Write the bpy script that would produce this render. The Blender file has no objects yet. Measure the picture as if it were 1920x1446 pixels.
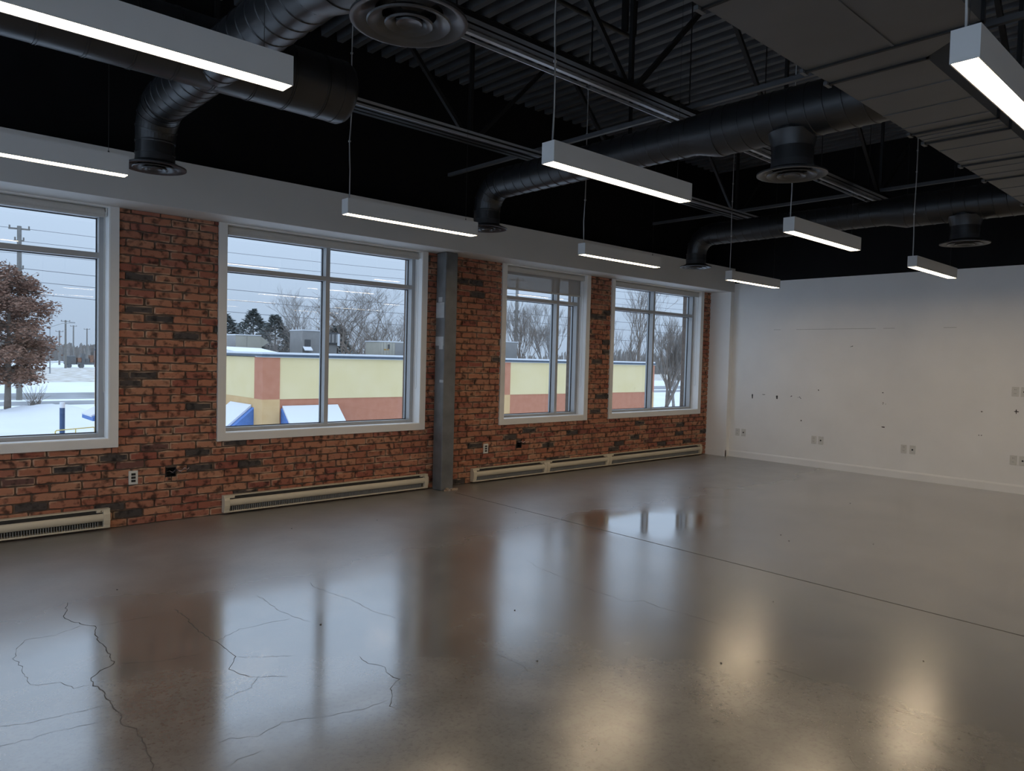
import bpy, bmesh, math, random
from mathutils import Vector, Matrix
R = math.radians
PI = math.pi
scene = bpy.context.scene
col = scene.collection

# ------------------------------------------------------------------ camera
yaw, pitch, roll = R(42.398), R(-2.1565), R(1.4806)
fw = Vector((math.sin(yaw)*math.cos(pitch), math.cos(yaw)*math.cos(pitch), math.sin(pitch)))
r0 = Vector((math.cos(yaw), -math.sin(yaw), 0)); u0 = r0.cross(fw)
rt = r0*math.cos(roll) + u0*math.sin(roll); up = -r0*math.sin(roll) + u0*math.cos(roll)
cd = bpy.data.cameras.new('camera'); cam = bpy.data.objects.new('camera', cd); col.objects.link(cam)
cam.matrix_world = Matrix(((rt.x, up.x, -fw.x, 0), (rt.y, up.y, -fw.y, 0), (rt.z, up.z, -fw.z, 1.5), (0, 0, 0, 1)))
cd.sensor_width = 36; cd.lens = 1353.3/1920*36; cd.clip_start = .05; cd.clip_end = 2000
scene.camera = cam

# ------------------------------------------------------------------ sky: overcast, brighter towards the zenith
SKY = .62
LAMP = 14.0
EXPOSURE = 0.80
w = bpy.data.worlds.new('world'); scene.world = w; w.use_nodes = True
nt = w.node_tree; bg = nt.nodes['Background']
tc = nt.nodes.new('ShaderNodeTexCoord'); sx = nt.nodes.new('ShaderNodeSeparateXYZ')
mx = nt.nodes.new('ShaderNodeMath'); mx.operation = 'MAXIMUM'; mx.inputs[1].default_value = 0
ma = nt.nodes.new('ShaderNodeMath'); ma.operation = 'MULTIPLY_ADD'; ma.inputs[1].default_value = 2.0*SKY; ma.inputs[2].default_value = SKY
nt.links.new(tc.outputs['Generated'], sx.inputs[0]); nt.links.new(sx.outputs['Z'], mx.inputs[0])
nt.links.new(mx.outputs[0], ma.inputs[0]); nt.links.new(ma.outputs[0], bg.inputs['Strength'])
bg.inputs['Color'].default_value = (.50, .60, .76, 1)
scene.view_settings.view_transform = 'Standard'; scene.view_settings.look = 'None'
scene.view_settings.gamma = 1; scene.view_settings.use_curve_mapping = False
scene.view_settings.exposure = EXPOSURE
scene.cycles.use_denoising = True
scene.cycles.max_bounces = 10; scene.cycles.diffuse_bounces = 6; scene.cycles.glossy_bounces = 4
scene.cycles.transparent_max_bounces = 16
scene.cycles.sample_clamp_indirect = 6

# ------------------------------------------------------------------ materials
def new_mat(name):
    m = bpy.data.materials.new(name); m.use_nodes = True
    return m, m.node_tree, m.node_tree.nodes['Principled BSDF']

def mat(name, c, rough=.6, metal=0, var=0, scale=6, bump=0, bscale=60, spec=.5, c2=None, emis=None, es=0):
    m, t, b = new_mat(name)
    b.inputs['Roughness'].default_value = rough; b.inputs['Metallic'].default_value = metal
    b.inputs['Specular IOR Level'].default_value = spec
    tc = t.nodes.new('ShaderNodeTexCoord')
    n = t.nodes.new('ShaderNodeTexNoise'); n.inputs['Scale'].default_value = scale; n.inputs['Detail'].default_value = 6
    t.links.new(tc.outputs['Object'], n.inputs['Vector'])
    cr = t.nodes.new('ShaderNodeValToRGB')
    if c2 is None:
        c2 = tuple(min(1, x*(1+var)) for x in c); c = tuple(x*(1-var) for x in c)
    cr.color_ramp.elements[0].position = .3; cr.color_ramp.elements[1].position = .7
    cr.color_ramp.elements[0].color = (*c, 1); cr.color_ramp.elements[1].color = (*c2, 1)
    t.links.new(n.outputs['Fac'], cr.inputs[0]); t.links.new(cr.outputs[0], b.inputs['Base Color'])
    if bump:
        n2 = t.nodes.new('ShaderNodeTexNoise'); n2.inputs['Scale'].default_value = bscale; n2.inputs['Detail'].default_value = 4
        t.links.new(tc.outputs['Object'], n2.inputs['Vector'])
        bp = t.nodes.new('ShaderNodeBump'); bp.inputs['Strength'].default_value = bump; bp.inputs['Distance'].default_value = .004
        t.links.new(n2.outputs['Fac'], bp.inputs['Height']); t.links.new(bp.outputs[0], b.inputs['Normal'])
    if emis:
        b.inputs['Emission Color'].default_value = (*emis, 1); b.inputs['Emission Strength'].default_value = es
    return m

M = {}
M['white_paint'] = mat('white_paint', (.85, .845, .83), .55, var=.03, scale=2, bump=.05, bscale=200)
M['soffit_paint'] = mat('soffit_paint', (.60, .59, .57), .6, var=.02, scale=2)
M['black_paint'] = mat('black_paint', (.007, .0072, .0082), .7, var=.2, scale=3, spec=.15)
M['duct_black'] = mat('duct_black', (.014, .0145, .016), .36, var=.15, scale=4, spec=.6)
M['diffuser_black'] = mat('diffuser_black', (.035, .035, .037), .34, var=.1, scale=6, spec=.6)
M['rect_duct'] = mat('rect_duct', (.085, .086, .088), .5, var=.12, scale=2)
M['deck_black'] = mat('deck_black', (.105, .109, .117), .45, var=.2, scale=3)
M['joist_black'] = mat('joist_black', (.008, .008, .008), .5, var=.15, scale=5)
M['bridging'] = mat('bridging', (.10, .10, .105), .5, var=.1)
M['strut'] = mat('strut', (.52, .54, .56), .38, .5, var=.1, scale=5)
M['lamp_white'] = mat('lamp_white', (.62, .62, .61), .45, var=.02, scale=3)
M['cord'] = mat('cord', (.45, .45, .44), .6, var=.05, scale=9)
M['wire_dark'] = mat('wire_dark', (.06, .06, .06), .4, .6, var=.1)
M['lamp_glow'] = mat('lamp_glow', (.9, .85, .75), .6, var=.01, emis=(1, .78, .52), es=LAMP)
M['frame'] = mat('frame', (.40, .405, .41), .4, .1, var=.03, scale=4)
M['casing'] = mat('casing', (.74, .73, .71), .5, var=.02, scale=3)
M['gasket'] = mat('gasket', (.03, .03, .032), .6, var=.1)
M['shade'] = mat('shade', (.52, .50, .47), .8, var=.04, scale=120)
M['heater'] = mat('heater', (.64, .57, .44), .4, var=.04, scale=5)
M['heater_dark'] = mat('heater_dark', (.06, .056, .05), .5, var=.2, scale=30)
M['column'] = mat('column', (.15, .155, .16), .40, .15, var=.25, scale=5, bump=.08, bscale=40)
M['column_patch'] = mat('column_patch', (.40, .41, .42), .55, var=.12, scale=12)
M['rust'] = mat('rust', (.30, .19, .11), .9, c2=(.42, .36, .30), scale=25, bump=.4, bscale=50)
M['plate'] = mat('plate', (.66, .65, .61), .4, var=.02)
M['jack'] = mat('jack', (.012, .012, .014), .4, var=.1)
M['slot'] = mat('slot', (.30, .30, .29), .5, var=.05)
M['hole'] = mat('hole', (.05, .048, .045), .9, var=.2, scale=60)
M['mark'] = mat('mark', (.40, .39, .37), .8, var=.1, scale=60)
M['copper'] = mat('copper', (.62, .46, .44), .5, var=.3, scale=40)
M['crack'] = mat('crack', (.055, .05, .046), .8, var=.2, scale=40)
M['joint'] = mat('joint', (.075, .07, .064), .8, var=.2, scale=20)
M['mortar'] = mat('mortar', (.155, .112, .086), .95, var=.25, scale=18, bump=.6, bscale=120)
# outdoors
M['snow'] = mat('snow', (.76, .78, .82), .7, c2=(.86, .87, .89), scale=.15, bump=.3, bscale=2)
M['asphalt'] = mat('asphalt', (.17, .175, .185), .7, c2=(.36, .37, .39), scale=.25)
M['field'] = mat('field', (.36, .29, .20), .95, c2=(.80, .80, .80), scale=.6)
M['stucco_yellow'] = mat('stucco_yellow', (.76, .62, .33), .9, c2=(.80, .66, .38), scale=1.2, bump=.2, bscale=30)
M['stucco_red'] = mat('stucco_red', (.48, .19, .11), .9, c2=(.54, .235, .145), scale=4, bump=.2, bscale=30)
M['stucco_tan'] = mat('stucco_tan', (.64, .41, .19), .9, c2=(.69, .46, .23), scale=3, bump=.2, bscale=30)
M['coping'] = mat('coping', (.075, .10, .13), .4, .4, var=.1)
M['coping_light'] = mat('coping_light', (.45, .48, .50), .4, .3, var=.05)
M['awning'] = mat('awning', (.085, .20, .52), .55, var=.1, scale=8)
M['hvac'] = mat('hvac', (.52, .49, .41), .6, var=.05, scale=3)
M['hvac_grey'] = mat('hvac_grey', (.33, .32, .31), .6, var=.08, scale=4)
M['hvac_dark'] = mat('hvac_dark', (.10, .10, .105), .6, var=.2, scale=20)
M['hvac_green'] = mat('hvac_green', (.20, .29, .24), .6, var=.08, scale=4)
M['orange'] = mat('orange', (.55, .30, .05), .6, var=.1)
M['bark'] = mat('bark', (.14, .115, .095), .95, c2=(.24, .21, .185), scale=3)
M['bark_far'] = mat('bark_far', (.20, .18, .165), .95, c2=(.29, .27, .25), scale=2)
M['oak_leaf'] = mat('oak_leaf', (.15, .075, .05), .85, c2=(.34, .20, .14), scale=1.7)
M['needle_hazy'] = mat('needle_hazy', (.14, .165, .16), .9, c2=(.29, .31, .305), scale=1.3)  # distance haze put into the colour: paler, greyer green
M['pole_wood'] = mat('pole_wood', (.20, .19, .175), .9, var=.15, scale=3)
M['pole_metal'] = mat('pole_metal', (.36, .37, .38), .5, .3, var=.05)
M['cable'] = mat('cable', (.12, .12, .13), .6, var=.05)
M['yellow_rail'] = mat('yellow_rail', (.65, .50, .10), .5, var=.05)
M['bollard_blue'] = mat('bollard_blue', (.04, .09, .20), .5, var=.1)
M['truck_dark'] = mat('truck_dark', (.12, .125, .13), .5, var=.2, scale=2)
M['red_sign'] = mat('red_sign', (.55, .05, .06), .5, var=.05)

def glass_mat():
    m, t, b = new_mat('window_glass')
    t.nodes.remove(b); out = t.nodes['Material Output']
    tr = t.nodes.new('ShaderNodeBsdfTransparent'); tr.inputs[0].default_value = (.90, .93, .94, 1)
    gl = t.nodes.new('ShaderNodeBsdfGlossy'); gl.inputs['Roughness'].default_value = 0
    lw = t.nodes.new('ShaderNodeLayerWeight')          # Schlick reflectance of one glass face
    pw = t.nodes.new('ShaderNodeMath'); pw.operation = 'POWER'; pw.inputs[1].default_value = 5
    fr = t.nodes.new('ShaderNodeMath'); fr.operation = 'MULTIPLY_ADD'; fr.inputs[1].default_value = .96; fr.inputs[2].default_value = .04
    t.links.new(lw.outputs['Facing'], pw.inputs[0]); t.links.new(pw.outputs[0], fr.inputs[0])
    mxs = t.nodes.new('ShaderNodeMixShader')
    t.links.new(fr.outputs[0], mxs.inputs[0]); t.links.new(tr.outputs[0], mxs.inputs[1]); t.links.new(gl.outputs[0], mxs.inputs[2])
    t.links.new(mxs.outputs[0], out.inputs[0]); return m
M['glass'] = glass_mat()

def sheer_mat():
    m, t, b = new_mat('sheer_shade')
    out = t.nodes['Material Output']
    b.inputs['Base Color'].default_value = (.42, .39, .36, 1); b.inputs['Roughness'].default_value = .85
    wv = t.nodes.new('ShaderNodeTexNoise'); wv.inputs['Scale'].default_value = 900
    tr = t.nodes.new('ShaderNodeBsdfTransparent'); tr.inputs[0].default_value = (.95, .95, .95, 1)
    mxs = t.nodes.new('ShaderNodeMixShader'); mp = t.nodes.new('ShaderNodeMapRange')
    mp.inputs['To Min'].default_value = .62; mp.inputs['To Max'].default_value = .78
    t.links.new(wv.outputs['Fac'], mp.inputs['Value']); t.links.new(mp.outputs[0], mxs.inputs[0])
    t.links.new(tr.outputs[0], mxs.inputs[1]); t.links.new(b.outputs[0], mxs.inputs[2]); t.links.new(mxs.outputs[0], out.inputs[0])
    return m
M['sheer'] = sheer_mat()

def brick_mat(name, island):
    m, t, b = new_mat(name)
    N = t.nodes.new; L = t.links.new
    if island:
        rn = N('ShaderNodeNewGeometry').outputs['Random Per Island']
    else:
        rn = N('ShaderNodeObjectInfo').outputs['Random']
    ramp = N('ShaderNodeValToRGB'); ramp.color_ramp.interpolation = 'LINEAR'
    els = ramp.color_ramp.elements
    pts = [(0, (.06, .05, .047)), (.06, (.075, .06, .055)), (.075, (.28, .085, .058)), (.25, (.35, .135, .080)),
           (.5, (.41, .172, .100)), (.75, (.43, .205, .122)), (1, (.31, .105, .072))]
    els[0].position = 0; els[0].color = (*pts[0][1], 1); els[1].position = 1; els[1].color = (*pts[-1][1], 1)
    for p, c in pts[1:-1]:
        e = els.new(p); e.color = (*c, 1)
    L(rn, ramp.inputs[0])
    geo = N('ShaderNodeNewGeometry')
    nz = N('ShaderNodeTexNoise'); nz.inputs['Scale'].default_value = 16; nz.inputs['Detail'].default_value = 6
    L(geo.outputs['Position'], nz.inputs['Vector'])
    # dark burnt blotches
    r2 = N('ShaderNodeMapRange'); r2.inputs['From Min'].default_value = .50; r2.inputs['From Max'].default_value = .66
    r2.inputs['To Min'].default_value = 1.05; r2.inputs['To Max'].default_value = .20
    L(nz.outputs['Fac'], r2.inputs['Value'])
    mul = N('ShaderNodeMix'); mul.data_type = 'RGBA'; mul.blend_type = 'MULTIPLY'; mul.inputs['Factor'].default_value = 1
    cmb = N('ShaderNodeCombineColor')
    for i in range(3): L(r2.outputs[0], cmb.inputs[i])
    L(ramp.outputs[0], mul.inputs['A']); L(cmb.outputs[0], mul.inputs['B'])
    # worn pale arrises
    uv = N('ShaderNodeUVMap'); sp = N('ShaderNodeSeparateXYZ'); L(uv.outputs[0], sp.inputs[0])
    def edge(o, k):
        a = N('ShaderNodeMath'); a.operation = 'SUBTRACT'; a.inputs[1].default_value = .5; L(o, a.inputs[0])
        c = N('ShaderNodeMath'); c.operation = 'ABSOLUTE'; L(a.outputs[0], c.inputs[0])
        d = N('ShaderNodeMapRange'); d.inputs['From Min'].default_value = .5-k; d.inputs['From Max'].default_value = .5
        L(c.outputs[0], d.inputs['Value']); return d.outputs[0]
    e1 = edge(sp.outputs['X'], .06); e2 = edge(sp.outputs['Y'], .2)
    mxm = N('ShaderNodeMath'); mxm.operation = 'MAXIMUM'; L(e1, mxm.inputs[0]); L(e2, mxm.inputs[1])
    n3 = N('ShaderNodeTexNoise'); n3.inputs['Scale'].default_value = 7; n3.inputs['Detail'].default_value = 3; L(geo.outputs['Position'], n3.inputs['Vector'])
    r3 = N('ShaderNodeMapRange'); r3.inputs['From Min'].default_value = .49; r3.inputs['From Max'].default_value = .60; L(n3.outputs['Fac'], r3.inputs['Value'])
    pr = N('ShaderNodeMath'); pr.operation = 'MULTIPLY'; L(mxm.outputs[0], pr.inputs[0]); L(r3.outputs[0], pr.inputs[1])
    p2 = N('ShaderNodeMath'); p2.operation = 'MULTIPLY'; p2.inputs[1].default_value = .75; L(pr.outputs[0], p2.inputs[0])
    mi = N('ShaderNodeMix'); mi.data_type = 'RGBA'; L(p2.outputs[0], mi.inputs['Factor']); L(mul.outputs['Result'], mi.inputs['A'])
    mi.inputs['B'].default_value = (.66, .46, .32, 1)
    L(mi.outputs['Result'], b.inputs['Base Color']); b.inputs['Roughness'].default_value = .85
    n4 = N('ShaderNodeTexNoise'); n4.inputs['Scale'].default_value = 90; n4.inputs['Detail'].default_value = 5; L(geo.outputs['Position'], n4.inputs['Vector'])
    bp = N('ShaderNodeBump'); bp.inputs['Strength'].default_value = .6; bp.inputs['Distance'].default_value = .004
    L(n4.outputs['Fac'], bp.inputs['Height']); L(bp.outputs[0], b.inputs['Normal'])
    return m
M['brick'] = brick_mat('brick', False); M['brick_island'] = brick_mat('brick_island', True)

def floor_mat():
    m, t, b = new_mat('polished_concrete')
    N = t.nodes.new; L = t.links.new
    tc = N('ShaderNodeTexCoord')
    def noise(scale, detail=6, dist=0, rough=.55):
        n = N('ShaderNodeTexNoise'); n.inputs['Scale'].default_value = scale; n.inputs['Detail'].default_value = detail
        n.inputs['Distortion'].default_value = dist; n.inputs['Roughness'].default_value = rough
        L(tc.outputs['Object'], n.inputs['Vector']); return n.outputs['Fac']
    big = noise(.55, 4, .3); mid = noise(3.5, 8, .2, .62); fine = noise(45, 6, 0, .7); spk = noise(160, 2)
    c1 = N('ShaderNodeValToRGB'); c1.color_ramp.elements[0].position = .2; c1.color_ramp.elements[1].position = .8
    c1.color_ramp.elements[0].color = (.135, .130, .120, 1); c1.color_ramp.elements[1].color = (.255, .245, .225, 1); L(big, c1.inputs[0])
    c2 = N('ShaderNodeMapRange'); c2.inputs['From Min'].default_value = .2; c2.inputs['From Max'].default_value = .8
    c2.inputs['To Min'].default_value = .66; c2.inputs['To Max'].default_value = 1.3; L(mid, c2.inputs['Value'])
    # worn, pitted zones where the aggregate shows
    zone = N('ShaderNodeMapRange'); zone.inputs['From Min'].default_value = .30; zone.inputs['From Max'].default_value = .75; L(noise(.8, 3, .3), zone.inputs['Value'])
    pit = N('ShaderNodeMapRange'); pit.inputs['From Min'].default_value = .50; pit.inputs['From Max'].default_value = .74; L(fine, pit.inputs['Value'])
    pz = N('ShaderNodeMath'); pz.operation = 'MULTIPLY'; L(zone.outputs[0], pz.inputs[0]); L(pit.outputs[0], pz.inputs[1])
    pd = N('ShaderNodeMath'); pd.operation = 'MULTIPLY_ADD'; pd.inputs[1].default_value = -.55; pd.inputs[2].default_value = 1; L(pz.outputs[0], pd.inputs[0])
    mm = N('ShaderNodeMath'); mm.operation = 'MULTIPLY'; L(c2.outputs[0], mm.inputs[0]); L(pd.outputs[0], mm.inputs[1])
    sc = N('ShaderNodeVectorMath'); sc.operation = 'SCALE'; L(c1.outputs[0], sc.inputs[0]); L(mm.outputs[0], sc.inputs['Scale'])
    L(sc.outputs[0], b.inputs['Base Color'])
    rr = N('ShaderNodeMapRange'); rr.inputs['From Min'].default_value = .18; rr.inputs['From Max'].default_value = .82
    rr.inputs['To Min'].default_value = .20; rr.inputs['To Max'].default_value = .268; L(noise(.7, 3, .2), rr.inputs['Value'])
    base_r = rr
    # better-polished patches in the slab
    pos = N('ShaderNodeNewGeometry').outputs['Position']
    wob = N('ShaderNodeTexNoise'); wob.inputs['Scale'].default_value = 1.6; wob.inputs['Detail'].default_value = 4; L(pos, wob.inputs['Vector'])
    # duller finish along the window wall
    sy_ = N('ShaderNodeSeparateXYZ'); L(pos, sy_.inputs[0])
    wy = N('ShaderNodeMath'); wy.operation = 'MULTIPLY_ADD'; wy.inputs[1].default_value = 1.1; L(wob.outputs['Fac'], wy.inputs[0]); L(sy_.outputs['Y'], wy.inputs[2])
    my = N('ShaderNodeMapRange'); my.inputs['From Min'].default_value = 4.9; my.inputs['From Max'].default_value = 5.9; L(wy.outputs[0], my.inputs['Value'])
    dull = N('ShaderNodeMix'); dull.data_type = 'FLOAT'; dull.inputs[3].default_value = .40
    L(my.outputs[0], dull.inputs[0]); L(rr.outputs[0], dull.inputs[2]); rr = dull
    for (px, py, rx, ry, val) in ((1.5, 3.3, 1.25, 1.25, .11), (5.55, 4.12, .80, .62, .05)):
        sb = N('ShaderNodeVectorMath'); sb.operation = 'SUBTRACT'; sb.inputs[1].default_value = (px, py, 0); L(pos, sb.inputs[0])
        ml = N('ShaderNodeVectorMath'); ml.operation = 'MULTIPLY'; ml.inputs[1].default_value = (1/rx, 1/ry, 0); L(sb.outputs[0], ml.inputs[0])
        ln = N('ShaderNodeVectorMath'); ln.operation = 'LENGTH'; L(ml.outputs[0], ln.inputs[0])
        ad = N('ShaderNodeMath'); ad.operation = 'MULTIPLY_ADD'; ad.inputs[1].default_value = .9; L(wob.outputs['Fac'], ad.inputs[0]); L(ln.outputs['Value'], ad.inputs[2])
        mr = N('ShaderNodeMapRange'); mr.inputs['From Min'].default_value = .9; mr.inputs['From Max'].default_value = 1.6; L(ad.outputs[0], mr.inputs['Value'])
        mxr = N('ShaderNodeMix'); mxr.data_type = 'FLOAT'; mxr.inputs[2].default_value = val
        L(mr.outputs[0], mxr.inputs[0]); L(rr.outputs[0], mxr.inputs[3]); rr = mxr
    L(rr.outputs[0], b.inputs['Roughness'])
    b.inputs['IOR'].default_value = 1.8; b.inputs['Coat Weight'].default_value = 1; b.inputs['Coat IOR'].default_value = 2.05; L(rr.outputs[0], b.inputs['Coat Roughness'])
    bp = N('ShaderNodeBump'); bp.inputs['Strength'].default_value = .06; bp.inputs['Distance'].default_value = .002
    L(fine, bp.inputs['Height']); L(bp.outputs[0], b.inputs['Normal']); L(bp.outputs[0], b.inputs['Coat Normal'])
    return m
M['floor'] = floor_mat()

# ------------------------------------------------------------------ helpers
BASE = {}
def base_of(o): return BASE.get(o.name, Vector((0, 0, 0)))

class MB:
    def __init__(s): s.v = []; s.f = []
    def box(s, x0, x1, y0, y1, z0, z1):
        n = len(s.v)
        s.v += [(x0, y0, z0), (x1, y0, z0), (x1, y1, z0), (x0, y1, z0), (x0, y0, z1), (x1, y0, z1), (x1, y1, z1), (x0, y1, z1)]
        s.f += [(n, n+3, n+2, n+1), (n+4, n+5, n+6, n+7), (n, n+1, n+5, n+4), (n+1, n+2, n+6, n+5), (n+2, n+3, n+7, n+6), (n+3, n, n+4, n+7)]
        return s
    def poly(s, pts): 
        n = len(s.v); s.v += [tuple(p) for p in pts]; s.f.append(tuple(range(n, n+len(pts)))); return s
    def prism(s, pts, vec):
        n = len(s.v); k = len(pts); v = Vector(vec)
        s.v += [tuple(p) for p in pts] + [tuple(Vector(p)+v) for p in pts]
        s.f.append(tuple(range(n, n+k))[::-1]); s.f.append(tuple(range(n+k, n+2*k)))
        for i in range(k): j = (i+1) % k; s.f.append((n+i, n+j, n+k+j, n+k+i))
        return s
    def tube(s, pts, r, seg=10, cap=True):
        pts = [Vector(p) for p in pts]; n0 = len(s.v)
        rs = r if isinstance(r, (list, tuple)) else [r]*len(pts)
        t0 = (pts[1]-pts[0]).normalized()
        a = Vector((0, 0, 1)) if abs(t0.z) < .9 else Vector((1, 0, 0))
        nrm = t0.cross(a).normalized()
        for i, p in enumerate(pts):
            if i == 0: t = t0
            elif i == len(pts)-1: t = (pts[i]-pts[i-1]).normalized()
            else: t = ((pts[i+1]-pts[i]).normalized()+(pts[i]-pts[i-1]).normalized()).normalized()
            nrm = (nrm - t*nrm.dot(t)).normalized(); bn = t.cross(nrm)
            # keep full width at mitred bends
            for k in range(seg):
                an = 2*PI*k/seg; s.v.append(tuple(p + (nrm*math.cos(an)+bn*math.sin(an))*rs[i]))
        for i in range(len(pts)-1):
            for k in range(seg):
                a = n0+i*seg+k; b = n0+i*seg+(k+1) % seg; s.f.append((a, b, b+seg, a+seg))
        if cap:
            s.f.append(tuple(range(n0, n0+seg))[::-1]); e = n0+(len(pts)-1)*seg; s.f.append(tuple(range(e, e+seg)))
        return s
    def lathe(s, prof, c, seg=40):
        n0 = len(s.v)
        for (r, z) in prof:
            for k in range(seg):
                an = 2*PI*k/seg; s.v.append((c[0]+r*math.cos(an), c[1]+r*math.sin(an), c[2]+z))
        for i in range(len(prof)-1):
            for k in range(seg):
                a = n0+i*seg+k; b = n0+i*seg+(k+1) % seg; s.f.append((a, b, b+seg, a+seg))
        return s
    def bar(s, p0, p1, w, h=None):
        p0 = Vector(p0); p1 = Vector(p1); d = (p1-p0).normalized(); h = h or w
        a = Vector((0, 0, 1)) if abs(d.z) < .9 else Vector((0, 1, 0))
        x = d.cross(a).normalized()*w/2; y = d.cross(x.normalized()).normalized()*h/2
        return s.prism([p0-x-y, p0+x-y, p0+x+y, p0-x+y], p1-p0)
    def build(s, name, m, parent=None, smooth=False, bevel=0, autos=None):
        me = bpy.data.meshes.new(name)
        if parent is not None: off = base_of(parent)
        else:
            xs = [v[0] for v in s.v]; ys = [v[1] for v in s.v]; zs = [v[2] for v in s.v]
            off = Vector(((min(xs)+max(xs))/2, (min(ys)+max(ys))/2, min(zs)))
        me.from_pydata([(v[0]-off.x, v[1]-off.y, v[2]-off.z) for v in s.v], [], s.f)
        me.materials.append(m if not isinstance(m, str) else M[m])
        bm = bmesh.new(); bm.from_mesh(me); bmesh.ops.recalc_face_normals(bm, faces=bm.faces); bm.to_mesh(me); bm.free()
        if smooth or autos:
            for p in me.polygons: p.use_smooth = True
            if autos: me.set_sharp_from_angle(angle=R(autos))
        o = bpy.data.objects.new(name, me); col.objects.link(o)
        if parent is not None: o.parent = parent
        else: o.location = off
        BASE[o.name] = off.copy()
        if bevel:
            md = o.modifiers.new('bevel', 'BEVEL'); md.width = bevel; md.segments = 2; md.limit_method = 'ANGLE'
        return o

def tag(o, label=None, cat=None, group=None, kind=None):
    if label: o['label'] = label
    if cat: o['category'] = cat
    if group: o['group'] = group
    if kind: o['kind'] = kind
    return o
def thing(name, loc, label, cat, group=None, kind=None):
    o = bpy.data.objects.new(name, None); col.objects.link(o); o.location = loc; o.empty_display_size = .1
    BASE[o.name] = Vector(loc); return tag(o, label, cat, group, kind)
def box(name, m, parent, *a, bevel=0): return MB().box(*a).build(name, m, parent, bevel=bevel)

# ------------------------------------------------------------------ room shell
D = 6.635            # face of the brick
XE = 10.54           # face of the end wall
XL, YB = -2.4, -5.0  # unseen walls behind the camera
ZS0, ZS1 = 2.658, 3.037   # soffit
DECK = 4.62
YF = D + .012        # mortar face behind the bricks
YO = D + .34         # outer face

floor = box('floor', 'floor', None, XL-.1, XE+.2, YB-.1, YO, -.2, 0)
tag(floor, 'polished grey concrete floor with cracks and a saw-cut joint', 'floor', kind='structure')
box('control_joint', 'joint', floor, 4.8905, 4.8995, YB, 6.25, -.001, .0008)
CRACKS = [
    [(0.92, 4.83), (0.85, 4.55), (0.91, 4.38), (0.95, 4.32), (0.91, 4.07), (0.93, 4.00), (0.91, 3.82), (0.91, 3.74), (0.84, 3.70), (0.79, 3.65), (0.78, 3.56), (0.80, 3.45), (0.79, 3.33), (0.80, 3.23), (0.78, 3.12), (0.81, 3.04), (0.81, 2.95), (0.80, 2.84), (0.79, 2.73), (0.77, 2.64), (.74, 2.4), (.8, 2.1)],
    [(0.91, 4.38), (0.76, 4.31), (0.64, 4.33), (0.58, 4.21), (0.56, 4.10), (0.57, 3.98), (0.57, 3.82), (0.57, 3.73), (0.67, 3.68), (0.71, 3.58), (0.77, 3.57)],
    [(1.83, 4.29), (1.82, 3.95), (1.84, 3.81), (1.88, 3.66)],
    [(2.20, 4.32), (2.18, 4.22), (2.20, 4.05), (2.24, 3.85), (2.24, 3.61), (2.28, 3.42)],
    [(1.36, 4.34), (1.37, 4.14), (1.35, 3.91), (1.37, 3.72), (1.38, 3.56), (1.38, 3.47), (1.30, 3.35), (1.34, 3.21), (1.48, 3.10)],
    [(1.37, 3.72), (1.53, 3.81), (1.81, 3.79)],
    [(1.38, 3.47), (1.47, 3.39), (1.60, 3.31)],
    [(1.85, 3.10), (1.84, 3.00), (1.88, 2.94), (1.85, 2.83), (1.86, 2.76), (1.78, 2.71), (1.74, 2.64), (1.68, 2.57), (1.69, 2.51)],
    [(0.36, 3.23), (0.49, 3.21), (0.55, 3.22), (0.65, 3.20), (0.75, 3.19)],
    [(0.38, 3.40), (0.52, 3.35), (0.66, 3.34), (0.78, 3.32)],
    [(1.01, 2.74), (1.07, 2.74), (1.15, 2.69), (1.28, 2.73), (1.41, 2.67), (1.58, 2.62), (1.72, 2.62)],
    [(0.98, 2.55), (1.04, 2.57), (1.14, 2.58)],
    [(3.69, 3.94), (3.70, 3.84), (3.63, 3.64), (3.60, 3.35), (3.55, 3.06), (3.56, 2.89), (3.55, 2.79), (3.65, 2.73), (3.64, 2.58), (3.67, 2.38), (3.67, 2.18)],
    [(2.40, 2.70), (2.41, 2.59), (2.40, 2.50), (2.38, 2.38)],
    [(3.37, 1.71), (3.38, 1.55), (3.38, 1.37), (3.37, 1.23), (3.38, 1.10), (3.38, 0.99), (3.39, 0.90), (3.40, 0.78)],
    [(2.83, 1.13), (2.80, 1.09), (2.76, 1.04)],
    [(0.91, 3.74), (1.08, 3.64), (1.27, 3.61)],
    [(0.95, 4.32), (1.08, 4.31), (1.24, 4.29)],
    [(1.37, 3.19), (1.30, 3.10), (1.22, 3.09), (1.17, 3.07)],
]
CW = {0: .0034, 15: .0034, 4: .0022, 7: .0022, 14: .0018}
rng = random.Random(5)
for ci, c in enumerate(CRACKS):
    wdt = CW.get(ci, .0014); P = []
    for a, b in zip(c, c[1:]):
        a = Vector(a); b = Vector(b); n = max(2, int((b-a).length/.025))
        for i in range(n):
            q = a.lerp(b, i/n)
            if P: q += Vector((rng.uniform(-1, 1), rng.uniform(-1, 1)))*.007
            P.append(q)
    P.append(Vector(c[-1])); mb = MB(); k = len(P)
    for i, q in enumerate(P):
        d = (P[min(i+1, k-1)]-P[max(i-1, 0)]).normalized(); nn = Vector((-d.y, d.x))
        ww = wdt*rng.uniform(.25, .75)*(1 if 0 < i < k-1 else .1)
        mb.v += [(q.x+nn.x*ww, q.y+nn.y*ww, .0007), (q.x-nn.x*ww, q.y-nn.y*ww, .0007)]
    for i in range(k-1): mb.f.append((2*i, 2*i+1, 2*i+3, 2*i+2))
    mb.build('crack', 'crack', floor)

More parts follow.
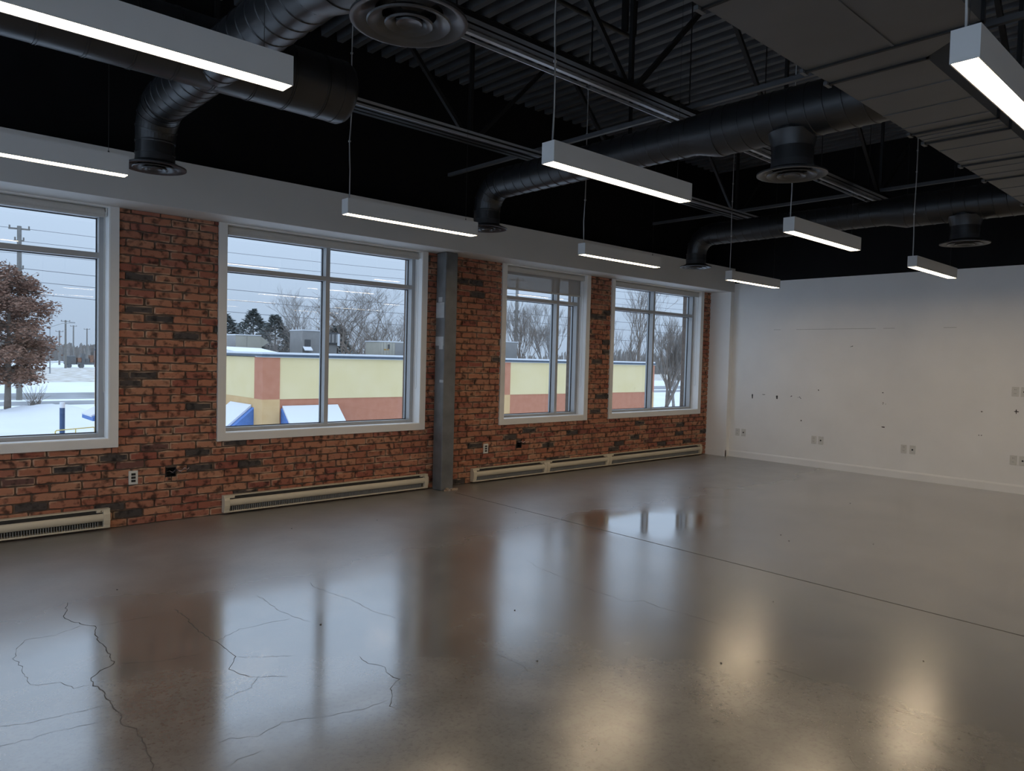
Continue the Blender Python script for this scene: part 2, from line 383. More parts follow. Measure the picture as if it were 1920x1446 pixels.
mb = MB(); rg = random.Random(17)
for (gx, gy) in [(6.05, 3.05), (4.75, 5.1), (2.75, 5.75), (3.5, 5.6), (7.4, 4.9), (6.6, 5.2), (5.9, 2.9), (6.4, 2.4), (2.5, 2.5), (1.9, 3.6), (3.2, 1.9), (8.1, 3.3), (4.3, 2.2), (2.9, 3.1), (1.2, 4.9), (4.05, 1.25)]:
    q = rg.uniform(.003, .0055); a = [(gx+q*math.cos(t)*rg.uniform(.7, 1.3), gy+q*math.sin(t)*rg.uniform(.7, 1.3), 0) for t in (0, 1, 2, 3.1, 4.2, 5.2)]
    mb.prism(a, (0, 0, q*.7))
o = mb.build('floor_grit', 'crack', floor); o['kind'] = 'stuff'

# windows: inner edge of the casing (x0, x1), mullion axis, drop of the shade
WZ0 = .744
WIN = [(-.605, 1.556, .475, 0), (2.504, 4.665, 3.586, 0), (5.915, 7.391, 6.965, .18), (7.979, 10.158, 9.083, 0)]
# boxes sunk into the brick (open electrical boxes)
HOLES = [(2.005, 2.085, .392, .47), (6.165, 6.24, .375, .46)]

wall = None
def grid_wall(x0, x1, z0, z1, y0, y1, opens):
    xs = sorted({x0, x1, *[o[0] for o in opens], *[o[1] for o in opens]}); zs = sorted({z0, z1, *[o[2] for o in opens], *[o[3] for o in opens]})
    mb = MB()
    for a, b in zip(xs, xs[1:]):
        run = None
        for c, d in zip(zs, zs[1:]):
            inside = any(o[0]-1e-6 <= a and b <= o[1]+1e-6 and o[2]-1e-6 <= c and d <= o[3]+1e-6 for o in opens)
            if inside:
                if run: mb.box(a, b, y0, y1, *run); run = None
            else: run = (run[0], d) if run else (c, d)
        if run: mb.box(a, b, y0, y1, *run)
    return mb
ops = [(x0, x1, WZ0, ZS0) for x0, x1, *_ in WIN] + HOLES
wall = grid_wall(XL, XE, 0, ZS0+.02, YF, YO, ops).build('wall_window', 'mortar')
tag(wall, 'red brick wall with white-cased windows and brown mortar joints', 'wall', kind='structure')

# bricks ---------------------------------------------------------------
BL, BH = .2278, .069; GAP = .0105
brick_meshes = []
rng = random.Random(11)
def brick_mesh(i, rg):
    # front face outline with softened, uneven corners; unit brick 1 x 1 x .016
    out = []
    cx, cz = .035, .12
    def j(a): return rg.uniform(-a, a)
    raw = [(0+cx, 0), (.33, 0), (.67, 0), (1-cx, 0), (1, cz), (1, 1-cz), (1-cx, 1), (.67, 1), (.33, 1), (cx, 1), (0, 1-cz), (0, cz)]
    back = [(x-.5+j(.014), z-.5+j(.075)) for x, z in raw]
    front = [(x*.975, z*.90) for x, z in back]
    v = [(x, 0, z) for x, z in back] + [(x, -.010-rg.uniform(0, .002), z) for x, z in back] + [(x, -.0155, z) for x, z in front]
    n = 12; f = []
    for a in (0, n):
        for k in range(n): q = (k+1) % n; f.append((a+k, a+q, a+n+q, a+n+k))
    f.append(tuple(range(2*n, 3*n)))
    me = bpy.data.meshes.new('brick'); me.from_pydata(v, [], f); me.materials.append(M['brick'])
    bm = bmesh.new(); bm.from_mesh(me); bmesh.ops.recalc_face_normals(bm, faces=bm.faces)
    uvl = bm.loops.layers.uv.new('UVMap')
    for fc in bm.faces:
        for lp in fc.loops: lp[uvl].uv = (lp.vert.co.x+.5, lp.vert.co.z+.5)
    bm.to_mesh(me); bm.free(); return me
for i in range(8): brick_meshes.append(brick_mesh(i, random.Random(100+i)))
cas = .068
blocks = [(x0-cas, x1+cas, WZ0-cas, 9) for x0, x1, *_ in WIN] + [(a-.006, b+.006, c-.006, d+.006) for a, b, c, d in HOLES]
bricks = []
nrow = int(ZS0/BH)+1
for rw in range(nrow):
    z0 = rw*BH + GAP/2; z1 = min((rw+1)*BH - GAP/2, ZS0-.002)
    if z1-z0 < .02: continue
    sh = (rw % 2)*BL*.5 + rng.uniform(-.03, .03)
    x = XL + sh - BL
    while x < XE:
        a, b = x+GAP/2+rng.uniform(-.004, .004), x+BL-GAP/2+rng.uniform(-.004, .004)
        x += BL
        a = max(a, XL); b = min(b, XE-.10)
        pieces = [(a, b, z0, z1)]
        for bx0, bx1, bz0, bz1 in blocks:
            nw = []
            for (p, q, r_, s_) in pieces:
                if q <= bx0 or p >= bx1 or s_ <= bz0 or r_ >= bz1: nw.append((p, q, r_, s_)); continue
                if p < bx0: nw.append((p, bx0-.002, r_, s_))
                if q > bx1: nw.append((bx1+.002, q, r_, s_))
                mp, mq = max(p, bx0), min(q, bx1)
                if r_ < bz0: nw.append((mp, mq, r_, bz0-.001))
                if s_ > bz1: nw.append((mp, mq, bz1+.001, s_))
            pieces = nw
        for (p, q, r_, s_) in pieces:
            if q-p > .02 and s_-r_ > .012: bricks.append((p, q, r_, s_))
def seen(bk):
    p, q, r_, s_ = bk; c = Vector(((p+q)/2, D, (r_+s_)/2-1.5))
    z = c.dot(fw); x = c.dot(rt)/z*1353.3
    ok = abs(x) < 965 and z > 0
    # behind the heaters or the column
    return ((q-p)*(s_-r_)*(D/c.length)/(z*z)) * (1 if ok else 0) * (.2 if (r_ < .15) else 1)
bricks.sort(key=seen, reverse=True)
joined = MB(); juv = []
for i, (p, q, r_, s_) in enumerate(bricks):
    me = brick_meshes[rng.randrange(8)]
    dy = rng.uniform(-.0025, .0025)
    if i < 300:
        o = bpy.data.objects.new('brick', me); col.objects.link(o); o.parent = wall
        o.location = Vector(((p+q)/2, YF+dy+.0005, (r_+s_)/2)) - base_of(wall); o.scale = (q-p, 1, s_-r_)
    else:
        n = len(joined.v)
        for v in me.vertices: joined.v.append(((p+q)/2+v.co.x*(q-p), YF+dy+.0005+v.co.y, (r_+s_)/2+v.co.z*(s_-r_)))
        for pl in me.polygons:
            joined.f.append(tuple(n+k for k in pl.vertices))
jm = bpy.data.meshes.new('brickwork'); off = base_of(wall)
jm.from_pydata([(v[0]-off.x, v[1]-off.y, v[2]-off.z) for v in joined.v], [], joined.f); jm.materials.append(M['brick_island'])
ul = jm.uv_layers.new(name='UVMap')
co = brick_meshes[0]
nv = 36
for pl in jm.polygons:
    for li in pl.loop_indices:
        vi = jm.loops[li].vertex_index; b = bricks[300 + vi//nv]; v = joined.v[vi]
        ul.data[li].uv = ((v[0]-b[0])/(b[1]-b[0]), (v[2]-b[2])/(b[3]-b[2]))
jo = bpy.data.objects.new('brickwork', jm); col.objects.link(jo); jo.parent = wall; jo['kind'] = 'stuff'

# upper black wall, soffit, end wall, unseen walls, deck
tag(box('wall_upper', 'black_paint', None, XL, XE+.2, D+.02, YO, ZS1, DECK+.1), 'black painted upper wall above the white soffit', 'wall', kind='structure')
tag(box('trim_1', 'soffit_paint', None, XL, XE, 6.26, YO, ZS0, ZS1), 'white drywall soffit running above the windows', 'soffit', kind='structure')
we = box('wall_end', 'white_paint', None, XE, XE+.2, YB, YO, 0, 2.80)
tag(we, 'white drywall end wall with outlets and patched screw marks', 'wall', kind='structure')
box('upper_panel', 'black_paint', we, XE+.005, XE+.2, YB, YO, 2.80, DECK+.1)
tag(box('trim_2', 'white_paint', None, XE-.10, XE, 6.262, YF, 0, ZS0), 'white corner return between the brick and end wall', 'pilaster', kind='structure')
bb = MB().prism([(XE, YB, 0), (XE-.014, YB, 0), (XE-.014, YB, .088), (XE-.006, YB, .108), (XE, YB, .108)], (0, 6.262-YB, 0)).build('baseboard_end', 'white_paint')
tag(bb, 'white baseboard along the white end wall', 'baseboard', kind='structure')
b2 = MB().box(XE-.112, XE-.10, 6.25, YF, 0, .10).box(XE-.112, XE, 6.25, 6.262, 0, .10).build('baseboard_corner', 'white_paint')
tag(b2, 'short white baseboard round the corner return', 'baseboard', kind='structure')
lm = MB().box(XL-.2, XL, YB, YO, 0, .12).box(XL-.2, XL, YB, YO, 4.25, DECK+.1).box(XL-.2, XL, 6.2, YO, .12, 4.25).box(XL-.2, XL, YB, -4.8, .12, 4.25)
tag(lm.build('wall_left', 'white_paint'), 'glazed wall out of view to the side', 'wall', kind='structure')
wn = thing('window_5', (XL, .7, .12), 'tall glazed window wall out of view to the side', 'window', kind='structure')
ny = 8; st_ = 11.0/ny
for k in range(ny+1): MB().box(XL-.16, XL-.06, -4.8+k*st_-.03, -4.8+k*st_+.03, .12, 4.25).build('mullion', 'frame', wn)
for zz in (.15, 2.6, 4.22):
    for k in range(ny): MB().box(XL-.16, XL-.06, -4.8+k*st_+.03, -4.8+(k+1)*st_-.03, zz-.03, zz+.03).build('transom', 'frame', wn)
for k in range(ny):
    for z0, z1 in ((.18, 2.57), (2.63, 4.19)): MB().box(XL-.11, XL-.106, -4.8+k*st_+.03, -4.8+(k+1)*st_-.03, z0, z1).build('pane', 'glass', wn)
tag(box('wall_back', 'white_paint', None, XL, XE+.2, YB-.2, YB, 0, DECK+.1), 'plain white wall behind the viewer', 'wall', kind='structure')

# ribbed steel deck
mb = MB(); x = XL-.2; P = []
pit = .172
while x < XE+.3:
    P += [(x, 0), (x+.060, 0), (x+.070, .09), (x+.162, .09)]; x += pit
for i, (px, pz) in enumerate(P): mb.v += [(px, YB-.2, DECK+pz), (px, YO, DECK+pz)]
for i in range(len(P)-1): mb.f.append((2*i, 2*i+1, 2*i+3, 2*i+2))
n = len(mb.v)
mb.box(XL-.3, XE+.3, YB-.3, YO+.1, DECK+.10, DECK+.24)
tag(mb.build('ceiling', 'deck_black'), 'black ribbed steel roof deck', 'ceiling', kind='structure')

# ------------------------------------------------------------------ windows and shades
shade_lab = ['rolled-up white roller shade over the window with the leafy tree', 'rolled-up white roller shade over the wide window beside the steel column',
             'grey sheer roller shade lowered part way over the narrow window', 'rolled-up white roller shade over the window nearest the end wall', None]
win_lab = ['white-cased window showing the brown-leaved tree', 'white-cased four-pane window showing the corner of the yellow building', 'narrow white-cased window with a shade part way down',
           'white-cased four-pane window nearest the white end wall', 'white-cased window out of view']
for wi, (x0, x1, xm, drop) in enumerate(WIN):
    wn = thing('window_%d' % (wi+1), ((x0+x1)/2, D, WZ0), win_lab[wi], 'window', kind='structure')
    # casing on three sides
    mb = MB(); c0 = WZ0-cas; yc0, yc1 = D-.018, YF+.01
    mb.box(x0-cas, x0, yc0, yc1, c0, ZS0-.001).box(x1, x1+cas, yc0, yc1, c0, ZS0-.001).box(x0, x1, yc0, yc1, c0, WZ0)
    mb.build('casing', 'casing', wn)
    yf = D+.12; yg = yf+.085
    MB().box(x0, x0+.008, yc0+.004, yf+.1, WZ0, ZS0-.001).build('jamb', 'white_paint', wn)
    MB().box(x1-.008, x1, yc0+.004, yf+.1, WZ0, ZS0-.001).build('jamb', 'white_paint', wn)
    MB().box(x0+.008, x1-.008, yc0+.004, yf+.1, WZ0-.001, WZ0+.008).build('sill', 'white_paint', wn)
    MB().box(x0+.008, x1-.008, yc0+.004, yf+.1, ZS0-.012, ZS0-.0005).build('head', 'white_paint', wn)
    fx0, fx1, fz0, fz1 = x0+.009, x1-.009, WZ0+.009, ZS0-.013; t = .042; bt = .03
    fr = MB().box(fx0, fx0+t, yf, yg+.03, fz0, fz1).box(fx1-t, fx1, yf, yg+.03, fz0, fz1).box(fx0+t, fx1-t, yf, yg+.03, fz0, fz0+bt).box(fx0+t, fx1-t, yf, yg+.03, fz1-.07, fz1)
    fr.build('frame', 'frame', wn)
    MB().box(xm-.022, xm+.022, yf, yg+.03, fz0+bt, 2.24).box(xm-.022, xm+.022, yf, yg+.03, 2.285, fz1-.07).build('mullion', 'frame', wn)
    MB().box(fx0+t, fx1-t, yf, yg+.03, 2.24, 2.285).build('transom', 'frame', wn)
    for (a, b) in ((fx0+t, xm-.022), (xm+.022, fx1-t)):
        for (c, d) in ((fz0+bt, 2.24), (2.285, fz1-.07)):
            MB().box(a, b, yg, yg+.004, c, d).build('pane', 'glass', wn)
            g = .007; gk = MB()
            gk.box(a, a+g, yg-.012, yg-.0005, c, d).box(b-g, b, yg-.012, yg-.0005, c, d).box(a+g, b-g, yg-.012, yg-.0005, c, c+g).box(a+g, b-g, yg-.012, yg-.0005, d-g, d)
            gk.build('gasket', 'gasket', wn)
    if shade_lab[wi]:
        zc = 2.612; rr = .034; ys = D+.062
        sh = thing('roller_shade', ((x0+x1)/2, ys, zc), shade_lab[wi], 'roller shade', 'roller shades in the windows')
        a, b = x0+.03, x1-.03
        roll = MB().tube([(a, ys, zc), (b, ys, zc)], rr, 20).build('roll', 'shade', sh, autos=40)
        hz = 2.565 if not drop else 2.36
        if drop: MB().box(a, b, ys+.030, ys+.0312, hz+.02, zc).build('fabric', 'sheer', sh)
        else: MB().box(a, b, ys-.0345, ys-.0325, hz+.014, zc).build('fabric', 'shade', sh)
        yy = ys+.031 if drop else ys-.0335
        MB().box(a, b, yy-.006, yy+.006, hz, hz+.022).build('hem_bar', 'shade', sh, bevel=.002)
        for s_ in (a-.018, b+.006): MB().box(s_, s_+.012, ys-.036, ys+.036, zc-.036, ZS0-.013).build('bracket', 'plate', sh, bevel=.002)
        MB().tube([(b+.004, ys-.03, zc), (b+.004, ys-.03, 1.15), (b+.004, ys-.012, 1.13), (b+.004, ys+.005, 1.15), (b+.004, ys+.005, zc)], .0022, 6).build('chain', 'plate', sh)

# ------------------------------------------------------------------ steel column
colm = thing('steel_column', (4.915, 6.505, 0), 'dark grey square steel column standing against the brick wall', 'column')
cb = MB().box(4.83, 5.0, 6.42, 6.59, .0, ZS0-.001).build('shaft', 'column', colm, bevel=.012)
for (za, zb) in ((1.93, 2.10), (1.62, 1.72)):
    MB().box(4.826, 4.8302, 6.432, 6.578, za, zb).build('tape_patch', 'column_patch', colm)
for (za, zb, yy) in ((2.105, 2.16, 6.5), (1.58, 1.62, 6.47), (1.21, 1.24, 6.45)):
    MB().box(4.827, 4.8302, yy-.03, yy+.04, za, zb).build('paint_chip', 'column_patch', colm)
rng = random.Random(3); mb = MB()
for i in range(26):
    ax = rng.uniform(4.84, 5.02); ay = 6.412-rng.uniform(0, .03); s_ = rng.uniform(.006, .02)
    mb.box(ax, ax+s_*1.6, ay-s_, ay+s_*.6, 0, s_*rng.uniform(.6, 1.6))
o = mb.build('grout_debris', 'rust', colm); o['kind'] = 'stuff'

# ------------------------------------------------------------------ electric baseboard heaters
def heater(x0, x1, label):
    yw = D-.006
    h = thing('baseboard_heater', ((x0+x1)/2, yw, .02), label, 'heater', 'electric baseboard heaters under the windows')
    Y = lambda d: yw-d
    MB().box(x0, x1, Y(.008), Y(0), .02, .178).build('back_panel', 'heater', h)
    MB().box(x0, x1, Y(.05), Y(.008), .170, .178).build('top_lip', 'heater', h)
    MB().box(x0+.05, x1-.05, Y(.022), Y(.009), .04, .169).build('element_cavity', 'heater_dark', h)
    prof = [(.046, .150), (.056, .146), (.063, .136), (.066, .120), (.066, .100), (.062, .082), (.054, .070), (.047, .064), (.044, .066), (.050, .076), (.056, .088), (.060, .104), (.059, .128), (.054, .139), (.046, .145)]
    prof = [(d, .078+(z-.064)*.72) for d, z in prof]
    MB().prism([(x0+.05, Y(d), z) for d, z in prof], (x1-x0-.1, 0, 0)).build('front_cover', 'heater', h, autos=50)
    MB().prism([(x0+.05, Y(d), z) for d, z in [(.008, .02), (.052, .02), (.054, .024), (.054, .034), (.050, .034), (.050, .026), (.008, .026)]], (x1-x0-.1, 0, 0)).build('bottom_lip', 'heater', h)
    mb = MB(); n = int((x1-x0-.12)/.018)
    for i in range(n):
        xx = x0+.06+i*.018; mb.box(xx, xx+.004, Y(.050), Y(.0225), .034, .074)
    o = mb.build('heating_fins', 'slot', h); o['kind'] = 'stuff'
    cp = [(.008, .02), (.054, .02), (.056, .045), (.062, .060), (.0675, .085), (.0675, .135), (.060, .150), (.052, .156), (.052, .1695), (.008, .1695)]
    for a in (x0+.001, x1-.051):
        c = MB().prism([(a, Y(d), z) for d, z in cp], (.05, 0, 0)).build('end_cap', 'heater', h, bevel=.002)
    MB().tube([(x1-.065, Y(.0225), .160), (x1-.065, Y(.048), .160)], .0055, 12).build('screw', 'heater_dark', h)
    MB().box(x1-.10, x1-.0515, Y(.048), Y(.0225), .151, .1695).build('wiring_cover', 'heater', h)
    MB().box(x0+.0515, x0+.10, Y(.048), Y(.0225), .151, .1695).build('wiring_cover', 'heater', h)
    return h
heater(-.45, 1.556, 'cream baseboard heater under the window with the brown-leaved tree')
heater(2.487, 4.764, 'cream baseboard heater under the wide window, ending beside the steel column')
heater(5.417, 6.655, 'first short cream baseboard heater beside the steel column, in the long run')
heater(6.657, 7.905, 'middle cream baseboard heater of the long run under the narrow window')
heater(7.907, 10.24, 'last and longest cream baseboard heater of the run, nearest the white wall')

# ------------------------------------------------------------------ wall plates
def data_plate(x, z, label):
    p = thing('data_plate', (x, D-.004, z), label, 'wall plate', 'white data plates on the brick')
    MB().box(x-.036, x+.036, D-.012, D+.004, z-.058, z+.058).build('plate', 'plate', p, bevel=.003)
    for k in (-1, 0, 1): MB().box(x-.017, x+.017, D-.0135, D-.011, z+k*.028-.010, z+k*.028+.010).build('jack', 'jack', p)
data_plate(1.742, .409, 'white plate with three black jacks under the brown-leaved-tree window')
data_plate(5.648, .40, 'white plate with three black jacks beside the steel column')
def open_box(i, a, b, c, d, label):
    p = thing('electrical_box', ((a+b)/2, D+.03, c), label, 'electrical box', 'open electrical boxes in the brick')
    w_ = .003
    mb = MB().box(a, b, YF+.05, YF+.054, c, d).box(a, a+w_, D-.006, YF+.05, c, d).box(b-w_, b, D-.006, YF+.05, c, d).box(a+w_, b-w_, D-.006, YF+.05, c, c+w_).box(a+w_, b-w_, D-.006, YF+.05, d-w_, d)
    mb.build('box', 'jack', p)
    rg = random.Random(40+i)
    for k in range(5):
        P = [Vector((rg.uniform(a+.01, b-.01), YF+.045, rg.uniform(c+.015, d-.015)))]
        end = Vector((b+rg.uniform(.03, .12), D-.03, (c+d)/2+rg.uniform(-.01, .035)))
        for s_ in range(1, 9):
            q = P[0].lerp(end, s_/8); q.y = P[0].y+(D-.035-P[0].y)*math.sin(s_/8*PI/2) ; q += Vector((0, rg.uniform(-.006, .006), rg.uniform(-.012, .012))); P.append(q)
        MB().tube(P, .0028, 6).build('wire', 'copper' if k % 2 else 'jack', p)
open_box(0, *HOLES[0], 'open box with loose wires beside the heater of the wide window')
open_box(1, *HOLES[1], 'open box with loose wires below the narrow window')
where = ['beside the corner return', 'second pair from the corner return', 'third pair from the corner return', 'low pair furthest from that corner']
def outlet(y, z, label):
    p = thing('power_outlet', (XE-.003, y, z), label, 'outlet', 'white outlets on the end wall')
    MB().box(XE-.007, XE, y-.036, y+.036, z-.058, z+.058).build('plate', 'plate', p, bevel=.002)
    for k in (-1, 1):
        fc = MB().box(XE-.009, XE-.0065, y-.017, y+.017, z+k*.024-.015, z+k*.024+.015).build('receptacle', 'plate', p, bevel=.003)
        for s_ in (-1, 1): MB().box(XE-.0098, XE-.0088, y+s_*.007-.0015, y+s_*.007+.0015, z+k*.024-.003, z+k*.024+.007).build('slot', 'jack', fc)
def jack_plate(y, z, label):
    p = thing('jack_plate', (XE-.003, y, z), label, 'wall plate', 'white jack plates on the end wall')
    MB().box(XE-.007, XE, y-.036, y+.036, z-.058, z+.058).build('plate', 'plate', p, bevel=.002)
    MB().tube([(XE-.0065, y, z), (XE-.012, y, z)], .011, 12).build('jack', 'jack', p)
for k, (ya, yb) in enumerate(((6.115, 6.008), (4.86, 4.755), (3.615, 3.505), (2.36, 2.262))):
    outlet(ya, .407, 'white power outlet low on the end wall, ' + where[k]); jack_plate(yb, .407, 'white plate with a black jack on the end wall, ' + where[k])
outlet(2.375, 1.25, 'white power outlet high on the end wall'); jack_plate(2.28, 1.25, 'white plate with a black jack high on the end wall')
for (y, z, a, b) in [(5.88, .998, .025, .076), (5.468, 1.005, .033, .058), (5.69, 1.034, .059, .008), (5.093, 1.01, .072, .04), (5.228, 1.035, .041, .016), (5.071, .674, .048, .016), (4.371, 1.793, .046, .015),
                     (3.916, 1.153, .015, .015), (3.889, 1.007, .044, .03), (3.896, .68, .052, .015), (2.706, .988, .04, .027), (2.722, .675, .04, .013), (2.356, 1.006, .059, .013), (2.356, 1.006, .013, .059), (4.814, 1.145, .016, .016)]:
    rg = random.Random(int(y*1000)); mb = MB()
    pts = 3 if a < .05 else 5
    if b > .05 and a < .04 or a > .05 and b < .02:
        mb.poly([(XE-.0012, y-a*.4, z-b*.5), (XE-.0012, y+a*.2, z-b*.45), (XE-.0012, y+a*.45, z+b*.3), (XE-.0012, y, z+b*.5), (XE-.0012, y-a*.5, z+b*.35)])
    else:
        for k in range(pts):
            yy = y+rg.uniform(-.5, .5)*a; zz = z+rg.uniform(-.5, .5)*b; s_ = rg.uniform(.004, .008)
            mb.poly([(XE-.0012, yy+s_*math.cos(t), zz+s_*math.sin(t)) for t in (0, 1.1, 2.2, 3.2, 4.2, 5.3)])
    mb.build('screw_mark', 'hole', we)
for ya, yb in ((5.56, 5.45), (5.2, 4.05), (3.95, 3.8), (3.2, 3.05)):
    box('pencil_line', 'mark', we, XE-.0011, XE-.0002, yb, ya, 2.045, 2.0495)

# ------------------------------------------------------------------ linear pendant lamps
ZL = 2.55; LH = .114; LWd = .092
def lamp(x0, x1, y, label, sides=(1, 1)):
    p = thing('pendant_lamp', ((x0+x1)/2, y, ZL), label, 'pendant lamp', 'linear pendant lamps')
    ya, yb = y-LWd/2, y+LWd/2; t = .005
    MB().box(x0+.003, x1-.003, ya, ya+t, ZL, ZL+LH).box(x0+.003, x1-.003, yb-t, yb, ZL, ZL+LH).box(x0+.003, x1-.003, ya+t, yb-t, ZL+LH-t, ZL+LH).build('housing', 'lamp_white', p)
    for xx in (x0, x1-.003): MB().box(xx, xx+.003, ya, yb, ZL, ZL+LH).build('end_cap', 'lamp_white', p)
    MB().box(x0+.004, x1-.004, ya+t+.0005, yb-t-.0005, ZL+.003, ZL+.007).build('diffuser', 'lamp_glow', p)
    rg = random.Random(int(x0*100+y*10))
    xa = x0+.045; P = [(xa, y+.012, ZL+LH)]
    zt = DECK; n = 9; ph = rg.uniform(0, 6)
    for k in range(1, n): 
        amp = .010 if k < 4 else .004
        P.append((xa+amp*math.sin(k*1.9+ph)+.004*k/n, y+.014+amp*math.cos(k*1.6+ph)*.6, ZL+LH+(zt-ZL-LH)*k/n))
    P.append((xa+.01, y+.015, zt))
    c = MB().tube(P, .0045, 8).build('power_cord', 'cord', p, smooth=True)
    for k in (2, 4, 5, 7): 
        q = P[k]; MB().box(q[0]-.007, q[0]+.007, q[1]-.007, q[1]+.007, q[2]-.005, q[2]+.007).build('cable_tie', 'cord', c)
    MB().tube([(xa-.012, y, ZL+LH), (xa-.012, y, zt)], .0013, 6).build('hanger_wire', 'wire_dark', p)
    hw = MB().tube([(x1-.1, y, ZL+LH), (x1-.1, y, zt)], .0013, 6).build('hanger_wire', 'wire_dark', p)
    MB().tube([(x1-.1, y, ZL+LH), (x1-.1, y, ZL+LH+.02)], .005, 8).build('gripper', 'wire_dark', hw)
YA, YBr, YC = 4.897, 2.775, .825
row = ['window row', 'middle row', 'front row']
lamp(-.02, 1.24, YA, 'pendant lamp hung level with the soffit before the brown-leaved-tree window')
lamp(2.728, 3.985, YA, 'pendant lamp hung in front of the wide window beside the steel column')
lamp(5.36, 6.62, YA, 'pendant lamp hung in front of the narrow window with the lowered shade')
lamp(8.09, 9.32, YA, 'pendant lamp hung nearest the corner return of the end wall')
lamp(.01, 1.285, YBr, 'large near pendant lamp crossing in front of the round cross duct')
lamp(2.75, 4.03, YBr, 'pendant lamp crossing in front of the second spiral duct')
lamp(5.43, 6.69, YBr, 'pendant lamp hung under the round diffuser of the second spiral duct')
lamp(8.085, 9.36, YBr, 'pendant lamp before the white end wall under the farthest spiral duct')
lamp(2.795, 4.06, YC, 'big near pendant lamp under the rectangular duct')
for xx, yy in ((5.43, YC), (8.09, YC), (.05, YC), (.05, -1.25), (2.75, -1.25), (5.43, -1.25), (8.09, -1.25), (.05, -3.3), (2.75, -3.3), (5.43, -3.3), (8.09, -3.3)):  # unseen extra lamps, added to brighten the room
    lamp(xx, xx+1.26, yy, 'added pendant lamp out of view, brightening the room')

# ------------------------------------------------------------------ ducts
def helix(mb, axis, p0, p1, r, pitch=.118, h=.0045, wd=.011, seg=28):
    p0 = Vector(p0); p1 = Vector(p1); L = (p1-p0).length; d = (p1-p0).normalized()
    a = Vector((0, 0, 1)) if abs(d.z) < .9 else Vector((1, 0, 0)); x = d.cross(a).normalized(); y = d.cross(x)
    N = max(8, int(L/pitch*seg)); n0 = len(mb.v)
    for i in range(N+1):
        s_ = L*i/N; an = 2*PI*s_/pitch
        rad = x*math.cos(an)+y*math.sin(an)
        for (ds, hh) in ((-wd/2, -.001), (-wd*.18, h), (wd*.18, h), (wd/2, -.001)):
            t = min(max(s_+ds, 0), L); mb.v.append(tuple(p0+d*t+rad*(r+hh)))
    for i in range(N):
        for k in range(3):
            a_ = n0+i*4+k; mb.f.append((a_, a_+1, a_+5, a_+4))
def pipe(name, p0, p1, r, parent, seams=True, seg=40, m='duct_black'):
    o = MB().tube([p0, p1], r, seg).build(name, m, parent, autos=40)
    if seams:
        mb = MB(); helix(mb, None, p0, p1, r); mb.build('spiral_seam', m, o, autos=60)
    return o
def diffuser(c, Rr, rn, parent, tall):
    # round stepped-cone ceiling diffuser, open below; c is the centre of its lower rim
    d = MB().lathe([(rn, tall), (rn*1.02, .055), (Rr*.90, .028), (Rr, .022), (Rr, .012), (Rr*.93, .010), (Rr*.80, .030), (rn*.96, .055), (rn*.96, .075)], c, 48).build('outer_cone', 'diffuser_black', parent, autos=50)
    MB().lathe([(Rr*.70, .004), (Rr*.72, .009), (Rr*.50, .040), (Rr*.46, .040), (Rr*.60, .010), (Rr*.70, .004)], c, 44).build('middle_cone', 'diffuser_black', parent, autos=50)
    MB().lathe([(Rr*.40, 0), (Rr*.42, .006), (Rr*.28, .032), (Rr*.24, .032), (Rr*.31, .008), (Rr*.40, 0)], c, 40).build('inner_cone', 'diffuser_black', parent, autos=50)
    MB().lathe([(.001, .014), (Rr*.16, .014), (Rr*.22, .006), (Rr*.23, .012), (.001, .026)], c, 32).build('center_cone', 'diffuser_black', parent, autos=50)
    for an in (0, PI/2, PI, 3*PI/2):
        ca, sa = math.cos(an+.4), math.sin(an+.4)
        MB().bar((c[0]+ca*Rr*.2, c[1]+sa*Rr*.2, c[2]+.036), (c[0]+ca*rn*.96, c[1]+sa*rn*.96, c[2]+.060), .008, .004).build('spoke', 'diffuser_black', parent)
ZA = 3.195; RS = .140; RBg = .172; ZD = 2.765
YEL, YT = 5.54, 2.375
